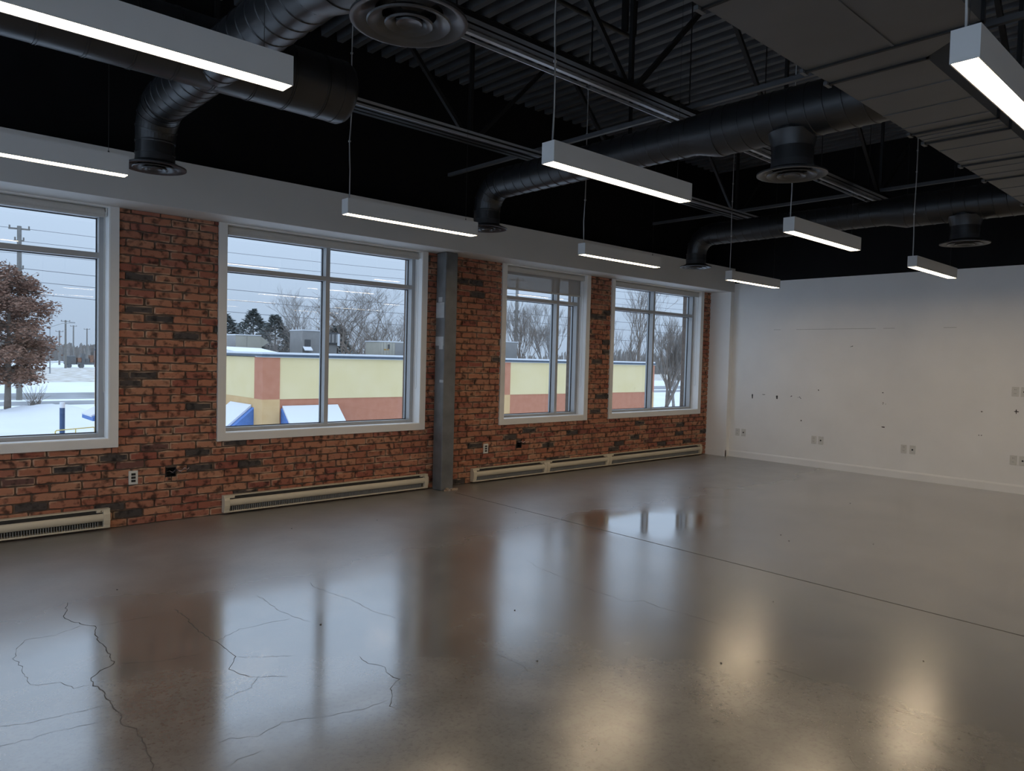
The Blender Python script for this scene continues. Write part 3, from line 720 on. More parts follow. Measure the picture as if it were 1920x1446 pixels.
def duct_run(x, label):
    p = thing('spiral_duct', (x, YT, ZD), label, 'duct', 'black spiral ducts')
    yr0, yr1 = 3.12, 2.94
    # horizontal run by the window
    pipe('branch_pipe', (x, YEL-.26, ZA), (x, yr0, ZA), RS, p)
    # segmented elbow
    rb = .24; P = []
    for k in range(5):
        a = PI/2*k/4; P.append((x, YEL-rb+rb*math.sin(a), ZA-rb+rb*math.cos(a)))
    P = [(x, YEL-.27, ZA)] + P
    rsn = .128
    rad = [RS+.002, RS, RS*.985, RS*.97, RS*.95, rsn]
    e = MB().tube(P, rad, 36).build('elbow', 'duct_black', p)
    for q, d, rr_ in zip(P[1:], [(0, 1, 0), (0, .92, -.38), (0, .7, -.7), (0, .38, -.92), (0, 0, -1)], rad[1:]):
        dv = Vector(d).normalized()*.006; MB().tube([Vector(q)-dv, Vector(q)+dv], rr_+.004, 36).build('elbow_rib', 'duct_black', e, autos=40)
    MB().tube([(x, YEL, ZA-rb+.01), (x, YEL, ZD+.09)], rsn, 36).build('drop_neck', 'duct_black', p, autos=40)
    MB().tube([(x, YEL, ZD+.115), (x, YEL, ZD+.10)], rsn+.004, 36).build('neck_band', 'duct_black', p, autos=40)
    diffuser((x, YEL, ZD), .205, rsn, p, .10)
    # reducer to the larger pipe
    MB().tube([(x, yr0+.03, ZA), (x, yr0, ZA), (x, yr1, ZA-.012), (x, yr1-.03, ZA-.012)], [RS+.004, RS+.004, RBg+.004, RBg+.004], 40).build('reducer', 'duct_black', p, autos=20)
    pipe('main_pipe', (x, yr1, ZA-.012), (x, 1.71, ZA-.012), RBg, p)
    MB().tube([(x, YT, ZA-.10), (x, YT, ZD+.09)], .135, 36).build('tee_neck', 'duct_black', p, autos=40)
    MB().lathe([(.137, 2.955-ZD-.002), (.147, 3.005-ZD), (.165, 3.05-ZD)], (x, YT, ZD), 36).build('saddle', 'duct_black', p, autos=60)
    diffuser((x, YT, ZD), .225, .135, p, .10)
duct_run(1.585, 'nearest black spiral duct crossing under the round cross duct, with two round diffusers')
duct_run(4.66, 'middle black spiral duct running from the steel column bay to the rectangular duct')
duct_run(8.33, 'farthest black spiral duct, near the white end wall, with two round diffusers')

# round cross duct, capped
cd_ = thing('cross_duct', (0, 4.44, 3.05), 'plain black round duct with a capped end, parallel to the windows', 'duct')
Yx, Zx, Rx = 4.44, 3.25, .20
pp = MB().tube([(XL+.1, Yx, Zx), (2.36, Yx, Zx)], Rx, 44).build('pipe', 'duct_black', cd_, autos=40)
MB().tube([(2.36, Yx, Zx), (2.42, Yx, Zx), (2.455, Yx, Zx), (2.47, Yx, Zx)], [Rx+.003, Rx+.003, Rx*.93, Rx*.8], 44).build('end_cap', 'duct_black', cd_, autos=50)
xx = XL+.2
while xx < 2.3:
    for dx in (0, .014): MB().tube([(xx+dx, Yx, Zx), (xx+dx+.005, Yx, Zx)], Rx+.004, 44).build('joint_bead', 'duct_black', pp, autos=40)
    xx += .222

# rectangular trunk duct
rd = thing('rectangular_duct', (4, 1.5, 2.95), 'black rectangular sheet-metal trunk duct, wide then stepping narrower', 'duct')
ZR0, ZR1 = 2.95, 3.36
secs = [(XL+.1, 1.4, .97, 1.72), (1.4, 2.57, .97, 1.72), (2.57, 3.47, .97, 1.715)]
for i, (a, b, y0, y1) in enumerate(secs):
    s_ = box('duct_section', 'rect_duct', rd, a+.004, b-.004, y0, y1, ZR0, ZR1)
    MB().bar((a+.01, y0+.34, ZR0-.002), (b-.01, y0+.34, ZR0-.002), .012, .006).build('panel_seam', 'rect_duct', s_)
MB().prism([(3.474, .97, ZR0), (3.474, 1.712, ZR0), (3.70, 1.70, ZR0), (3.70, 1.25, ZR0)], (0, 0, ZR1-ZR0)).build('transition', 'rect_duct', rd)
nar = [3.704, 4.85, 5.10, 5.83, 6.39, 7.5, 8.6, 9.6, 10.5]
thin = {0: (4.06, 4.39, 4.70), 2: (5.34, 5.70), 3: (6.0, 6.2)}
for i, (a, b) in enumerate(zip(nar, nar[1:])):
    s_ = box('duct_section', 'rect_duct', rd, a+.004, b-.004, 1.25, 1.70, ZR0, ZR1-.04)
    for xx in thin.get(i, (a+(b-a)*.33, a+(b-a)*.66)): MB().box(xx, xx+.008, 1.249, 1.701, ZR0-.004, ZR0+.002).build('bead', 'rect_duct', s_)
for xx, y0, y1 in [(1.4, .97, 1.72), (2.57, .97, 1.72), (3.472, .97, 1.715), (3.702, 1.25, 1.70)] + [(q, 1.25, 1.70) for q in nar[1:-1]]:
    fl = MB().box(xx-.008, xx-.002, y0-.012, y1+.012, ZR0-.010, ZR0+.0).box(xx+.002, xx+.008, y0-.012, y1+.012, ZR0-.010, ZR0)
    fl.box(xx-.008, xx+.008, y1, y1+.014, ZR0-.010, ZR1-.05).box(xx-.008, xx+.008, y0-.014, y0, ZR0-.010, ZR1-.05)
    fl.build('flange', 'joist_black', rd)
    MB().box(xx-.03, xx+.03, y1+.002, y1+.022, ZR0-.014, ZR0+.004).build('corner_clip', 'rect_duct', rd)

# ------------------------------------------------------------------ open-web joists, bridging, struts, pipes
def joist(y, label):
    z0, z1 = 3.47, DECK-.002
    p = thing('open_web_joist', (2.7, y, z0), label, 'joist', 'open-web roof joists')
    for nm, zz, flip in (('bottom_chord', z0, 1), ('top_chord', z1, -1)):
        mb = MB()
        for s_ in (-1, 1):
            ya = y+s_*.010; yb_ = y+s_*.058
            lo, hi = min(ya, yb_), max(ya, yb_)
            mb.box(XL, XE, lo, hi, *( (zz, zz+.006) if flip > 0 else (zz-.006, zz)))
            l2, h2 = min(ya, y+s_*.016), max(ya, y+s_*.016)
            mb.box(XL, XE, l2, h2, *((zz+.006, zz+.055) if flip > 0 else (zz-.055, zz-.006)))
        mb.build(nm, 'joist_black', p)
    k = -6
    while True:
        xb = 4.2+2.3*k; k += 1
        if xb > XE-.1: break
        if xb < XL+1: continue
        for dx, zz in ((-1.12, z1-.03), (1.12, z1-.03)):
            if XL < xb+dx < XE: MB().bar((xb+dx*.04, y, z0+.03), (xb+dx, y, zz), .034, .034).build('web', 'joist_black', p)
        MB().bar((xb, y, z0+.03), (xb, y, z1-.03), .030, .030).build('web', 'joist_black', p)
joist(5.25, 'black open-web joist nearest the window wall')
joist(3.4, 'black open-web joist crossing above the spiral ducts in the middle')
joist(1.55, 'black open-web joist above the rectangular duct')
for xx, lb in ((4.98, 'thin bridging bar under the deck above the middle spiral duct'), (8.78, 'thin bridging bar under the deck above the farthest spiral duct')):
    tag(MB().box(xx-.018, xx+.018, .2, 6.6, 3.530, 3.536).box(xx-.018, xx-.013, .2, 6.6, 3.536, 3.566).build('bridging_bar', 'bridging'), lb, 'bridging bar', 'bridging bars between the joists')
st = thing('strut_channel', (5, 4.93, 3.385), 'grey double-line strut channel hung parallel to the windows', 'strut channel')
for zz in (3.382, 3.420): MB().box(XL+.1, XE-.05, 4.900, 4.908, zz, zz+.019).build('lip', 'strut', st)
MB().box(XL+.1, XE-.05, 4.9082, 4.942, 3.384, 3.437).build('channel', 'joist_black', st)
st2 = thing('cable_tray', (5, 3.52, 3.455), 'grey cable tray beside the joist above the middle ducts', 'cable tray')
MB().box(XL+.1, XE-.05, 3.475, 3.505, 3.455, 3.475).build('rail', 'strut', st2); MB().box(XL+.1, XE-.05, 3.565, 3.573, 3.455, 3.475).build('rail', 'strut', st2)
xx = XL+.2
while xx < XE-.2:
    MB().box(xx, xx+.03, 3.505, 3.565, 3.460, 3.466).build('rung', 'joist_black', st2)
    MB().box(xx+.01, xx+.02, 3.53, 3.536, 3.466, DECK).build('hanger_rod', 'joist_black', st2); xx += 1.22
pc = thing('conduit', (3, 4.1, 4.31), 'thin dark conduit clipped under the deck, ending in a bent elbow', 'conduit')
MB().tube([(XL+.1, 4.05, 4.30), (4.95, 4.05, 4.30), (5.0, 4.05, 4.305), (5.03, 4.05, 4.33), (5.035, 4.05, DECK-.003)], .020, 12).build('pipe', 'joist_black', pc, smooth=True)
for xx in (1.2, 2.6, 3.8, 4.9): MB().box(xx-.012, xx+.012, 4.02, 4.08, 4.318, DECK-.002).build('clip', 'joist_black', pc)

# ------------------------------------------------------------------ outdoors
GZ = -4.2
g = MB().poly([(-500, -300, GZ), (900, -300, GZ), (900, 1100, GZ), (-500, 1100, GZ)]).build('ground', 'snow')
tag(g, 'snow-covered ground outside', 'ground', kind='structure')
def strip(name, m, y0, y1, z, label, x0=-300, x1=500, sl=0.0, cat='street'):
    o = MB().prism([(x0, y0+sl*x0, GZ-.05), (x1, y0+sl*x1, GZ-.05), (x1, y1+sl*x1, GZ-.05), (x0, y1+sl*x0, GZ-.05)], (0, 0, .05+z)).build(name, m)
    return tag(o, label, cat, kind='structure')
strip('street', 'asphalt', 91, 103, .03, 'grey cleared street lane beyond the snow bank')
strip('street', 'asphalt', 82, 87.5, .03, 'grey cleared near lane of the street beyond the snow bank')
strip('field', 'field', 135, 225, .04, 'tawny grass field showing through snow beyond the street', cat='field')
strip('street', 'asphalt', 300, 312, .05, 'distant grey road beyond the field')
# snow bank
rg = random.Random(9); mb = MB(); nx, ny = 46, 20
for j in range(ny+1):
    for i in range(nx+1):
        u, v_ = i/nx, j/ny; X = -14+u*40; Yv = 56+v_*17
        e = math.sin(PI*u)**.6*math.sin(PI*v_)**.9
        h = e*(.55+.5*math.exp(-((X-10.8)/2.6)**2-((Yv-64)/3.2)**2)*1.9+.22*math.sin(X*1.1+Yv*.6)*math.cos(Yv*.9)+rg.uniform(-.06, .06))
        mb.v.append((X, Yv, GZ-.05+max(0, h)))
for j in range(ny):
    for i in range(nx): a = j*(nx+1)+i; mb.f.append((a, a+1, a+nx+2, a+nx+1))
tag(mb.build('snow_bank', 'snow', smooth=True), 'low ploughed snow bank behind the blue bollard', 'snow bank', kind='stuff')

# neighbouring building
bd = thing('commercial_building', (23, 38, GZ), 'low flat-roofed yellow and terracotta stucco building outside', 'building')
bx0, bx1, by0, by1 = 11.25, 35.0, 26.0, 51.0
MB().box(bx0, bx1, by0, by1, GZ, 1.05).build('wall', 'stucco_red', bd)
MB().box(bx0-.03, bx1+.03, by0-.03, by1+.03, -.27, 1.30).build('upper_band', 'stucco_yellow', bd)
MB().box(bx0-.02, bx0+.5, by0+.7, by1, -.75, -.27).build('tan_band', 'stucco_tan', bd)
for (a, b, c, d) in ((bx0-.08, bx0+.60, by0-.08, by0+.68), (22.9, 23.56, by0-.08, by0+.3), (34.55, bx1+.08, by0-.08, by0+.6), (bx0-.08, bx0+.3, 37.6, 38.3), (bx0-.08, bx0+.6, by1-.65, by1+.08)):
    MB().box(a, b, c, d, GZ, -.27).build('pilaster_base', 'stucco_tan', bd); MB().box(a+.005, b-.005, c+.005, d-.005, -.27, 1.30).build('pilaster', 'stucco_red', bd)
MB().box(bx0-.12, bx1+.12, by0-.12, by0+.35, 1.30, 1.33).build('coping_drip', 'coping_light', bd)
for a in ((bx0-.13, bx1+.13, by0-.13, by0+.32), (bx0-.13, bx0+.32, by0+.32, by1), (bx1-.32, bx1+.13, by0+.32, by1), (bx0+.32, bx1-.32, by1-.32, by1+.13)):
    MB().box(*a, 1.33, 1.42).build('coping', 'coping', bd)
MB().box(bx0+.32, bx1-.32, by0+.32, by1-.32, 1.05, 1.30).build('roof', 'snow', bd)
mb = MB()
for a in ((bx0-.10, bx1+.10, by0-.09, by0+.30), (bx0-.09, bx0+.30, by0+.30, by1)): mb.box(*a, 1.42, 1.50)
sn = mb.build('coping_snow', 'snow', bd)
MB().prism([(bx0+.35, 27.5, 1.30), (bx0+.35, 37.5, 1.30), (bx0+.35, 35.5, 1.72), (bx0+.35, 31.5, 1.66)], (1.6, -.6, 0)).build('snow_drift', 'snow', bd)
def awning(a, b, side, zt, out, drop, val=.42):
    if side == 'S':
        pts = [(a, by0-.03, zt), (a, by0-.03, zt-drop), (a, by0-out, zt-drop), (a, by0-out, zt-drop+val*.5)]; vec = (b-a, 0, 0); snp = [(a+.05, by0-.04, zt+.10), (a+.05, by0-.04, zt+.005), (a+.05, by0-out-.01, zt-drop+val*.5+.01), (a+.05, by0-out-.03, zt-drop+val*.5+.12)]; sv = (b-a-.1, 0, 0)
    else:
        pts = [(bx0-.03, a, zt), (bx0-.03, a, zt-drop), (bx0-out, a, zt-drop), (bx0-out, a, zt-drop+val*.5)]; vec = (0, b-a, 0); snp = [(bx0-.04, a+.28, zt+.10), (bx0-.04, a+.28, zt+.005), (bx0-out-.01, a+.28, zt-drop+val*.5+.01), (bx0-out-.03, a+.28, zt-drop+val*.5+.10)]; sv = (0, b-a-.3, 0)
    aw = MB().prism(pts, vec).build('awning', 'awning', bd); MB().prism(snp, sv).build('awning_snow', 'snow', aw)
awning(11.92, 14.35, 'S', -.62, 1.25, 1.35)
awning(16.6, 21.5, 'S', -1.6, 1.25, 1.2)
awning(26.72, 29.1, 'W', -.62, 1.25, 1.25)
awning(30.0, 36.5, 'W', -.75, 1.1, 1.2); awning(47.5, 50.2, 'W', -2.1, .95, .7)

def hvac(c, sx_, sy, sz, label, m='hvac', extra=None):
    p = thing('rooftop_unit', (c[0], c[1], 1.30), label, 'rooftop unit', 'rooftop units on the yellow building')
    x0, x1, y0, y1 = c[0]-sx_/2, c[0]+sx_/2, c[1]-sy/2, c[1]+sy/2
    MB().box(x0+.06, x1-.06, y0+.06, y1-.06, 1.30, 1.42).build('curb', 'hvac_dark', p)
    MB().box(x0, x1, y0, y1, 1.42, 1.42+sz).build('cabinet', m, p)
    MB().box(x0-.02, x1+.02, y0-.02, y1+.02, 1.42+sz, 1.42+sz+.05).build('top_snow', 'snow', p)
    if extra: extra(p, x0, x1, y0, y1, 1.42, 1.42+sz)
    return p
def ex1(p, x0, x1, y0, y1, z0, z1):
    MB().prism([(x1, y0+.05, z1), (x1+.45, y0+.05, z1-.30), (x1+.05, y0+.05, z1-.55), (x1+.35, y0+.05, z0), (x1, y0+.05, z0)], (0, .9, 0)).build('intake_hood', 'hvac', p)
    MB().box(x0-.005, x0+.0, y0, y1, z0+.05, z1-.02).build('grille', 'hvac_grey', p)
    MB().box(x0+.55, x0+.56, y0-.01, y0, z0, z1).build('panel_seam', 'hvac_grey', p)
def ex2(p, x0, x1, y0, y1, z0, z1):
    MB().box(x0+.10, x0+.40, y0-.012, y0, z0+.25, z1-.40).build('opening', 'hvac_dark', p)
    MB().prism([(x0+.02, y0-.2, z0+.18), (x0+.42, y0-.2, z0+.18), (x0+.42, y0, z0+.34), (x0+.02, y0, z0+.34)], (0, 0, .04)).build('ledge_snow', 'snow', p)
    MB().box(x1, x1+.62, y0+.1, y1-.1, z0+.55, z1-.02).build('side_hood', 'hvac_dark', p)
    for k in range(3): MB().box(x1+.02+k*.2, x1+.16+k*.2, y0+.09, y0+.1, z0+.6, z1-.1).build('hood_panel', 'hvac_grey', p)
    MB().box(x1+.52, x1+.64, y0+.08, y0+.12, z0+.45, z1-.08).build('corner_post', 'snow', p)
    MB().box(x1, x1+.55, y0+.2, y1-.2, z0, z0+.55).build('lower_cabinet', 'hvac_grey', p)
def ex3(p, x0, x1, y0, y1, z0, z1):
    MB().box(x0+.42, x0+.52, y0-.02, y0, z1-.30, z1-.10).build('handle_box', 'hvac_dark', p)
    MB().box(x0+.22, x0+.34, y0-.01, y0, z0+.30, z0+.35).build('emblem', 'orange', p); MB().box(x0+.40, x0+.46, y0-.01, y0, z0+.30, z0+.36).build('emblem', 'orange', p)
    MB().box(x0+.80, x1-.02, y0-.008, y0, z0+.03, z1-.03).build('coil', 'hvac_grey', p)
    for k in range(5): MB().box(x0+.05+k*.15, x0+.06+k*.15, y0-.006, y0, z0, z1).build('rib', 'hvac_grey', p)
hvac((14.3, 35.6), 1.25, 1.4, .86, 'beige rooftop unit with a peaked intake hood on the yellow building', extra=ex1)
hvac((15.85, 31.6), 1.30, 1.3, 1.10, 'grey-brown rooftop unit with a dark opening and side hood', 'hvac_grey', extra=ex2)
hvac((18.05, 28.3), 1.55, 1.2, .66, 'pale boxy rooftop unit with a small orange mark', extra=ex3)
hvac((26.6, 30.0), 1.1, 1.2, .95, 'grey rooftop unit beside the tall utility pole', 'hvac_grey')
hvac((31.3, 27.8), .95, 1.0, .45, 'small green rooftop unit near the building end', 'hvac_green')

# trees ---------------------------------------------------------------
def grow(base, h, spread, seed, levels=5, trunk_r=.16, lean=(0, 0), first=.32, nchild=(3, 4), up=.25, twig=.55):
    rg = random.Random(seed); tr = MB(); br = MB(); tips = []
    def limb(p, d, L, r, lv):
        n = 3 if lv < 2 else 2; pts = [p]; dd = d.copy()
        for k in range(n):
            dd = (dd + Vector((rg.uniform(-.16, .16), rg.uniform(-.16, .16), rg.uniform(-.05, .12)))).normalized()
            pts.append(pts[-1]+dd*L/n)
        rs = [r*(1-.45*k/n) for k in range(n+1)]
        (tr if lv == 0 else br).tube(pts, rs, 8 if lv == 0 else (5 if lv < 3 else 3), cap=False)
        tips.append((pts[-1], lv))
        if lv >= levels: return
        m = rg.randint(*nchild)+(1 if lv == 1 else 0)
        for c in range(m):
            t = rg.uniform(.45, 1) if c else 1.0
            i = min(int(t*n), n-1); q = pts[i].lerp(pts[i+1], t*n-i)
            ang = rg.uniform(0, 2*PI)
            side = Vector((math.cos(ang), math.sin(ang), 0))
            nd = (dd*(1-spread*.45) + side*spread*rg.uniform(.5, 1.0) + Vector((0, 0, up))).normalized()
            limb(q, nd, L*rg.uniform(.58, .82), max(r*rg.uniform(.45, .62), .006), lv+1)
    limb(Vector(base), Vector((lean[0], lean[1], 1)).normalized(), h*first, trunk_r, 0)
    return tr, br, tips
def bare_tree(base, h, spread, seed, label, m='bark', **kw):
    p = thing('bare_tree', base, label, 'tree', 'leafless trees outside')
    tr, br, tips = grow(base, h, spread, seed, **kw)
    tr.build('trunk', m, p, smooth=True); br.build('branches', m, p)
bare_tree((34.0, 57.0, GZ), 12.0, .95, 4, 'wide leafless tree behind the yellow building, above the pale rooftop unit', levels=6, trunk_r=.19, first=.36, nchild=(3, 4), up=.2)
bare_tree((38.6, 60.6, GZ), 12.4, .85, 8, 'second leafless tree behind the pale rooftop unit, beside the window edge', levels=6, trunk_r=.19, first=.36, nchild=(3, 4), up=.2)
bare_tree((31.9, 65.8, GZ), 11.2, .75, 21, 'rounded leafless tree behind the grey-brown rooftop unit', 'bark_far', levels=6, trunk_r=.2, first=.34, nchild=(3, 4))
bare_tree((42.7, 45.2, GZ), 10.6, .50, 31, 'dense leafless tree seen through the narrow window beside the pole', levels=6, trunk_r=.18, first=.34, nchild=(3, 4))
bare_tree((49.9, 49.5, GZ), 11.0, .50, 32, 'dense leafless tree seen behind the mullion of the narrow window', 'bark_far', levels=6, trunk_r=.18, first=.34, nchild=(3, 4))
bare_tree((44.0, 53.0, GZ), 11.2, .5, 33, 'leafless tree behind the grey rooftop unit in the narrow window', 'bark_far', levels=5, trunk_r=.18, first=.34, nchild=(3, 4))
bare_tree((41.6, 32.6, GZ), 10.6, .55, 35, 'leafless tree above the small green rooftop unit', levels=6, trunk_r=.17, first=.36, nchild=(3, 3))
bare_tree((51.9, 42.1, GZ), 10.5, .55, 36, 'leafless tree behind the end of the yellow building', 'bark_far', levels=5, trunk_r=.17, first=.36, nchild=(3, 4))
bare_tree((37.1, 26.9, GZ), 12.6, .55, 37, 'near leafless tree with many upright limbs beside the building end', levels=6, trunk_r=.20, first=.24, nchild=(3, 4), up=.35)
bare_tree((67.2, 47.0, GZ), 9.5, .5, 38, 'far leafless tree beyond the building end', 'bark_far', levels=5, trunk_r=.2, first=.3, nchild=(3, 4))
bare_tree((58.0, 36.0, GZ), 8.5, .5, 39, 'leafless tree in the snow near the window edge of the end window', 'bark_far', levels=5, trunk_r=.17, first=.3, nchild=(3, 4))
# bare shrub by the street
sh = thing('bare_shrub', (12.4, 79.5, GZ), 'small leafless shrub beside the street', 'shrub'); rg = random.Random(2); mb = MB()
for k in range(34):
    a = rg.uniform(0, 2*PI); s_ = rg.uniform(.2, 1.0); mb.tube([(12.4+rg.uniform(-.5, .5), 79.5, GZ), (12.4+math.cos(a)*s_*1.4, 79.5+math.sin(a)*s_*1.4, GZ+rg.uniform(1, 2.3))], [.03, .008], 3)
mb.build('stems', 'bark', sh)
# oak that keeps its brown leaves
ob = (8.6, 66.2, GZ); ok = thing('oak_tree', ob, 'young oak keeping its brown leaves, standing in the snow', 'tree')
rg = random.Random(77); tr = MB(); br = MB(); lf = MB(); H = 12.0
tr.tube([(ob[0], ob[1], GZ-.1), (ob[0]+.05, ob[1], GZ+3), (ob[0]+.1, ob[1], GZ+7), (ob[0]+.15, ob[1], GZ+H)], [.26, .2, .12, .02], 10)
def leaf(q, s_):
    a = rg.uniform(0, 2*PI); u_ = Vector((math.cos(a), math.sin(a), rg.uniform(-.6, .6))).normalized()*s_; t = Vector((rg.uniform(-1, 1), rg.uniform(-1, 1), rg.uniform(-1, 1))).normalized()*s_*.5
    lf.poly([q-u_*.5, q+t*.5, q+u_*.5, q-t*.5])
for k in range(120):
    t = rg.uniform(.16, .97)**.9; z = GZ+2.3+(H-2.3)*(t-.16)/.84
    rad = 4.3*math.sin(PI*(min(1, (t+.02)))**1.0*.5+.15)*(1-t)**.55*1.25+.25
    a = rg.uniform(0, 2*PI); L = rad*rg.uniform(.7, 1.05)
    p0 = Vector((ob[0]+.1*t, ob[1], z)); p1 = p0+Vector((math.cos(a)*L, math.sin(a)*L, L*rg.uniform(-.12, .30)))
    mid = p0.lerp(p1, .5)+Vector((0, 0, .08*L)); br.tube([p0, mid, p1], [.06*(1-t)+.02, .03, .008], 4, cap=False)
    nt_ = int(7+L*4)
    for j in range(nt_):
        f_ = rg.uniform(.2, 1); q = p0.lerp(p1, f_)+Vector((0, 0, .16*L*(1-abs(2*f_-1))*.5)); e = q+Vector((rg.uniform(-1, 1), rg.uniform(-1, 1), rg.uniform(-.3, .5)))*.55
        br.tube([q, e], [.014, .005], 3, cap=False)
        for m_ in range(13 if t < .85 else 6): leaf(q.lerp(e, rg.uniform(.1, 1.1))+Vector((rg.uniform(-.2, .2), rg.uniform(-.2, .2), rg.uniform(-.42, .30))), rg.uniform(.20, .36))
tr.build('trunk', 'bark', ok, smooth=True); br.build('branches', 'bark', ok); o = lf.build('foliage', 'oak_leaf', ok); o['kind'] = 'stuff'
# evergreens behind the roof, needles greyed for haze
def evergreen(x, y, h, r, seed, label):
    p = thing('evergreen_tree', (x, y, GZ), label, 'tree', 'evergreens behind the yellow building')
    rg = random.Random(seed); MB().tube([(x, y, GZ), (x, y, GZ+h*.9)], [.22, .05], 8).build('trunk', 'bark', p)
    mb = MB()
    for k in range(2600):
        t = rg.random()**.8; rr_ = r*min(1, (1-t)*2.2)**.6*(.45+.55*rg.random()); rr_ *= .9+.2*math.sin(t*17+seed)
        a = rg.uniform(0, 2*PI); q = Vector((x+rr_*math.cos(a), y+rr_*math.sin(a), GZ+h*.12+h*.88*t+rg.uniform(-.2, .2)))
        u_ = Vector((math.cos(a), math.sin(a), rg.uniform(-.2, .7))).normalized()*rg.uniform(.25, .5); s_ = Vector((-math.sin(a), math.cos(a), rg.uniform(-.5, .5)))*rg.uniform(.10, .2)
        mb.poly([q-s_, q+u_*.6-s_*.4, q+u_, q+u_*.5+s_, q+s_])
    o = mb.build('foliage', 'needle_hazy', p); o['kind'] = 'stuff'
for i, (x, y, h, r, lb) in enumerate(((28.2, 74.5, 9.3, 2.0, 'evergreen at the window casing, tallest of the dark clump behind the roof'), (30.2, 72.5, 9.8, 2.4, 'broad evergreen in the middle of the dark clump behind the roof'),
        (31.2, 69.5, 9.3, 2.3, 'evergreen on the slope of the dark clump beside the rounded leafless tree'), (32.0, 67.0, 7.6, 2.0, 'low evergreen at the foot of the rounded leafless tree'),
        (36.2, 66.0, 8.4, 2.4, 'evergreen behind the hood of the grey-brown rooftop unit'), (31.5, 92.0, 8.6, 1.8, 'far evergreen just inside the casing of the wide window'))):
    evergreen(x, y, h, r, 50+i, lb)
# far tree line
rg = random.Random(6); mb = MB()
for k in range(2600):
    a = rg.uniform(R(2), R(80)); dist = rg.uniform(330, 420)
    q = Vector((math.sin(a)*dist, math.cos(a)*dist, GZ)); h = rg.uniform(5, 10)*(1+.25*math.sin(a*23))
    s_ = rg.uniform(.25, .9); d = Vector((math.cos(a), -math.sin(a), 0))*s_; ln = Vector((rg.uniform(-1, 1), rg.uniform(-1, 1), 0))
    mb.prism([q-d, q+d, q+d*.3+ln+Vector((0, 0, h)), q-d*.5+ln+Vector((0, 0, h*.9))], (rg.uniform(.2, .8), rg.uniform(.2, .8), 0))
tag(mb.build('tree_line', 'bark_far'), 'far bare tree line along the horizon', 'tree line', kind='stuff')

# utility poles and lines
P1 = (12.8, 90.5); P2 = (67.9, 73.8)
lv = [(13.69, 12.29), (12.37, 11.26), (11.10, 10.42), (9.55, 7.80), (8.28, 6.68), (7.01, 5.11)]
def upole(x, y, top, label, arms):
    p = thing('utility_pole', (x, y, GZ), label, 'utility pole', 'wooden utility poles')
    MB().tube([(x, y, GZ), (x, y, top)], [.28, .2], 10).build('pole', 'pole_wood', p)
    for z, L in arms:
        MB().bar((x-L, y+L*.3, z), (x+L, y-L*.3, z), .14, .14).build('crossarm', 'pole_wood', p)
        for s_ in (-1, 1): MB().tube([(x+s_*L*.9, y-s_*L*.27, z+.05), (x+s_*L*.9, y-s_*L*.27, z+.35)], .08, 6).build('insulator', 'pole_wood', p)
upole(*P1, 13.9, 'tall wooden utility pole behind the brown-leaved oak', [(13.6, .9), (12.4, .4), (8.3, .35), (9.5, .35), (7.0, .35)])
upole(*P2, 12.6, 'tall wooden utility pole seen through the narrow window', [(12.3, .9), (7.8, .35), (6.7, .35), (5.1, .35)])
P0 = (P1[0]-(P2[0]-P1[0]), P1[1]-(P2[1]-P1[1])); P3 = (P2[0]+(P2[0]-P1[0]), P2[1]+(P2[1]-P1[1]))
hts = ['topmost', 'second', 'third', 'fourth', 'fifth', 'lowest']
for k, (za, zb) in enumerate(lv):
    pts = []
    for (A, B, z0, z1) in ((P0, P1, za+1.0, za), (P1, P2, za, zb), (P2, P3, zb, zb-.8)):
        for i in range(9):
            t = i/8
            if pts and i == 0: continue
            pts.append((A[0]+(B[0]-A[0])*t, A[1]+(B[1]-A[1])*t, z0+(z1-z0)*t-1.2*t*(1-t)))
    tag(MB().tube(pts, .028 if k > 2 else .022, 5).build('power_line', 'cable'), hts[k]+' power line strung between the tall utility poles', 'power line', 'power lines')
for i, (x, y, tz, lb) in enumerate(((30.1, 189.6, 7.8, 'distant pole just beyond the oak crown'), (41.3, 220.1, 8.5, 'distant pole beside the dark truck'), (58.6, 299.2, 9.3, 'far thin pole beyond the dark truck'), (67.0, 318.7, 8.8, 'far pole nearest the window frame'), (47.5, 262, 6.5, 'far short pole between the distant poles'))):
    upole(x, y, tz, lb, [(tz-.3, 1.0)])
sl = thing('street_light', (30.2, 175.9, GZ), 'distant double-armed street light', 'street light')
MB().tube([(30.2, 175.9, GZ), (30.2, 175.9, 5.6)], [.16, .1], 8).build('post', 'pole_metal', sl)
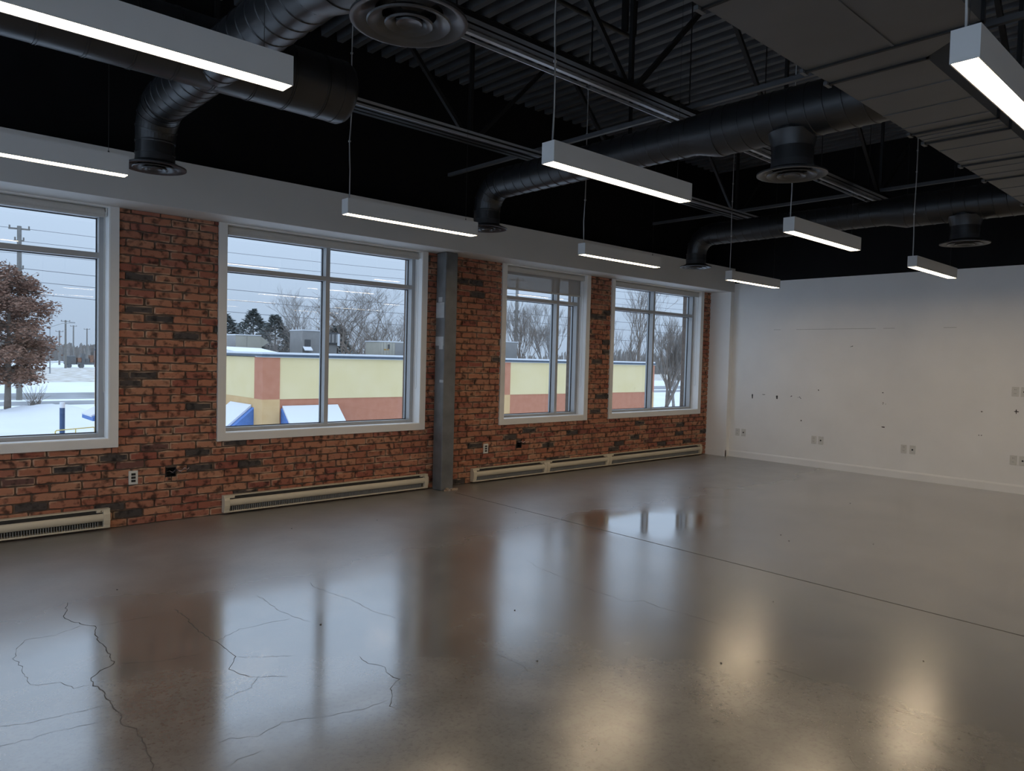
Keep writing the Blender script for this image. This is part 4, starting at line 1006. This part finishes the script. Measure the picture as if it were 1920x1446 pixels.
for s_ in (-1, 1): 
    MB().tube([(30.2, 175.9, 5.5), (30.2+s_*2.2, 175.9, 6.4), (30.2+s_*4, 175.9, 6.6)], .08, 6).build('arm', 'pole_metal', sl); MB().box(30.2+s_*4-.5, 30.2+s_*4+.5, 175.6, 176.2, 6.5, 6.75).build('lamp_head', 'pole_metal', sl)
# truck on the far road
tk = thing('truck', (47.5, 228, GZ), 'dark flatbed truck with a load on the distant road', 'truck'); tx, ty = 47.5, 228
MB().box(tx-5, tx-2.4, ty-1.2, ty+1.2, GZ+.9, GZ+3.3).build('cab', 'truck_dark', tk, bevel=.2); MB().box(tx-2.2, tx+5, ty-1.2, ty+1.2, GZ+.9, GZ+1.5).build('bed', 'truck_dark', tk)
rg = random.Random(8)
for k in range(7): 
    a = tx-2+k; MB().box(a, a+.9, ty-1, ty+1, GZ+1.5, GZ+2.4+rg.uniform(0, 1.6)).build('load', 'truck_dark' if k % 3 else 'oak_leaf', tk)
for a in (-4, -1, 3, 4.3): MB().tube([(tx+a, ty-1.3, GZ+.55), (tx+a, ty+1.3, GZ+.55)], .55, 14).build('wheel', 'truck_dark', tk)
# bollard and rail near the far corner of the building
bo = thing('bollard', (9.7, 52.6, GZ), 'dark blue pipe bollard with a white top in the snow', 'bollard')
MB().tube([(9.7, 52.6, GZ), (9.7, 52.6, GZ+1.85)], .15, 16).build('post', 'bollard_blue', bo, autos=40); MB().tube([(9.7, 52.6, GZ+1.85), (9.7, 52.6, GZ+2.2)], .15, 16).build('cap', 'snow', bo, autos=40)
rl = thing('guard_rail', (10.3, 51.9, GZ), 'low yellow pipe guard rail in front of the bollard', 'guard rail')
MB().tube([(9.2, 51.9, GZ), (9.2, 51.9, GZ+.42), (9.26, 51.9, GZ+.5), (11.3, 51.9, GZ+.62), (11.36, 51.9, GZ+.55), (11.36, 51.9, GZ)], .035, 8).build('rail', 'yellow_rail', rl, smooth=True); MB().tube([(10.3, 51.9, GZ), (10.3, 51.9, GZ+.56)], .03, 8).build('post', 'yellow_rail', rl)
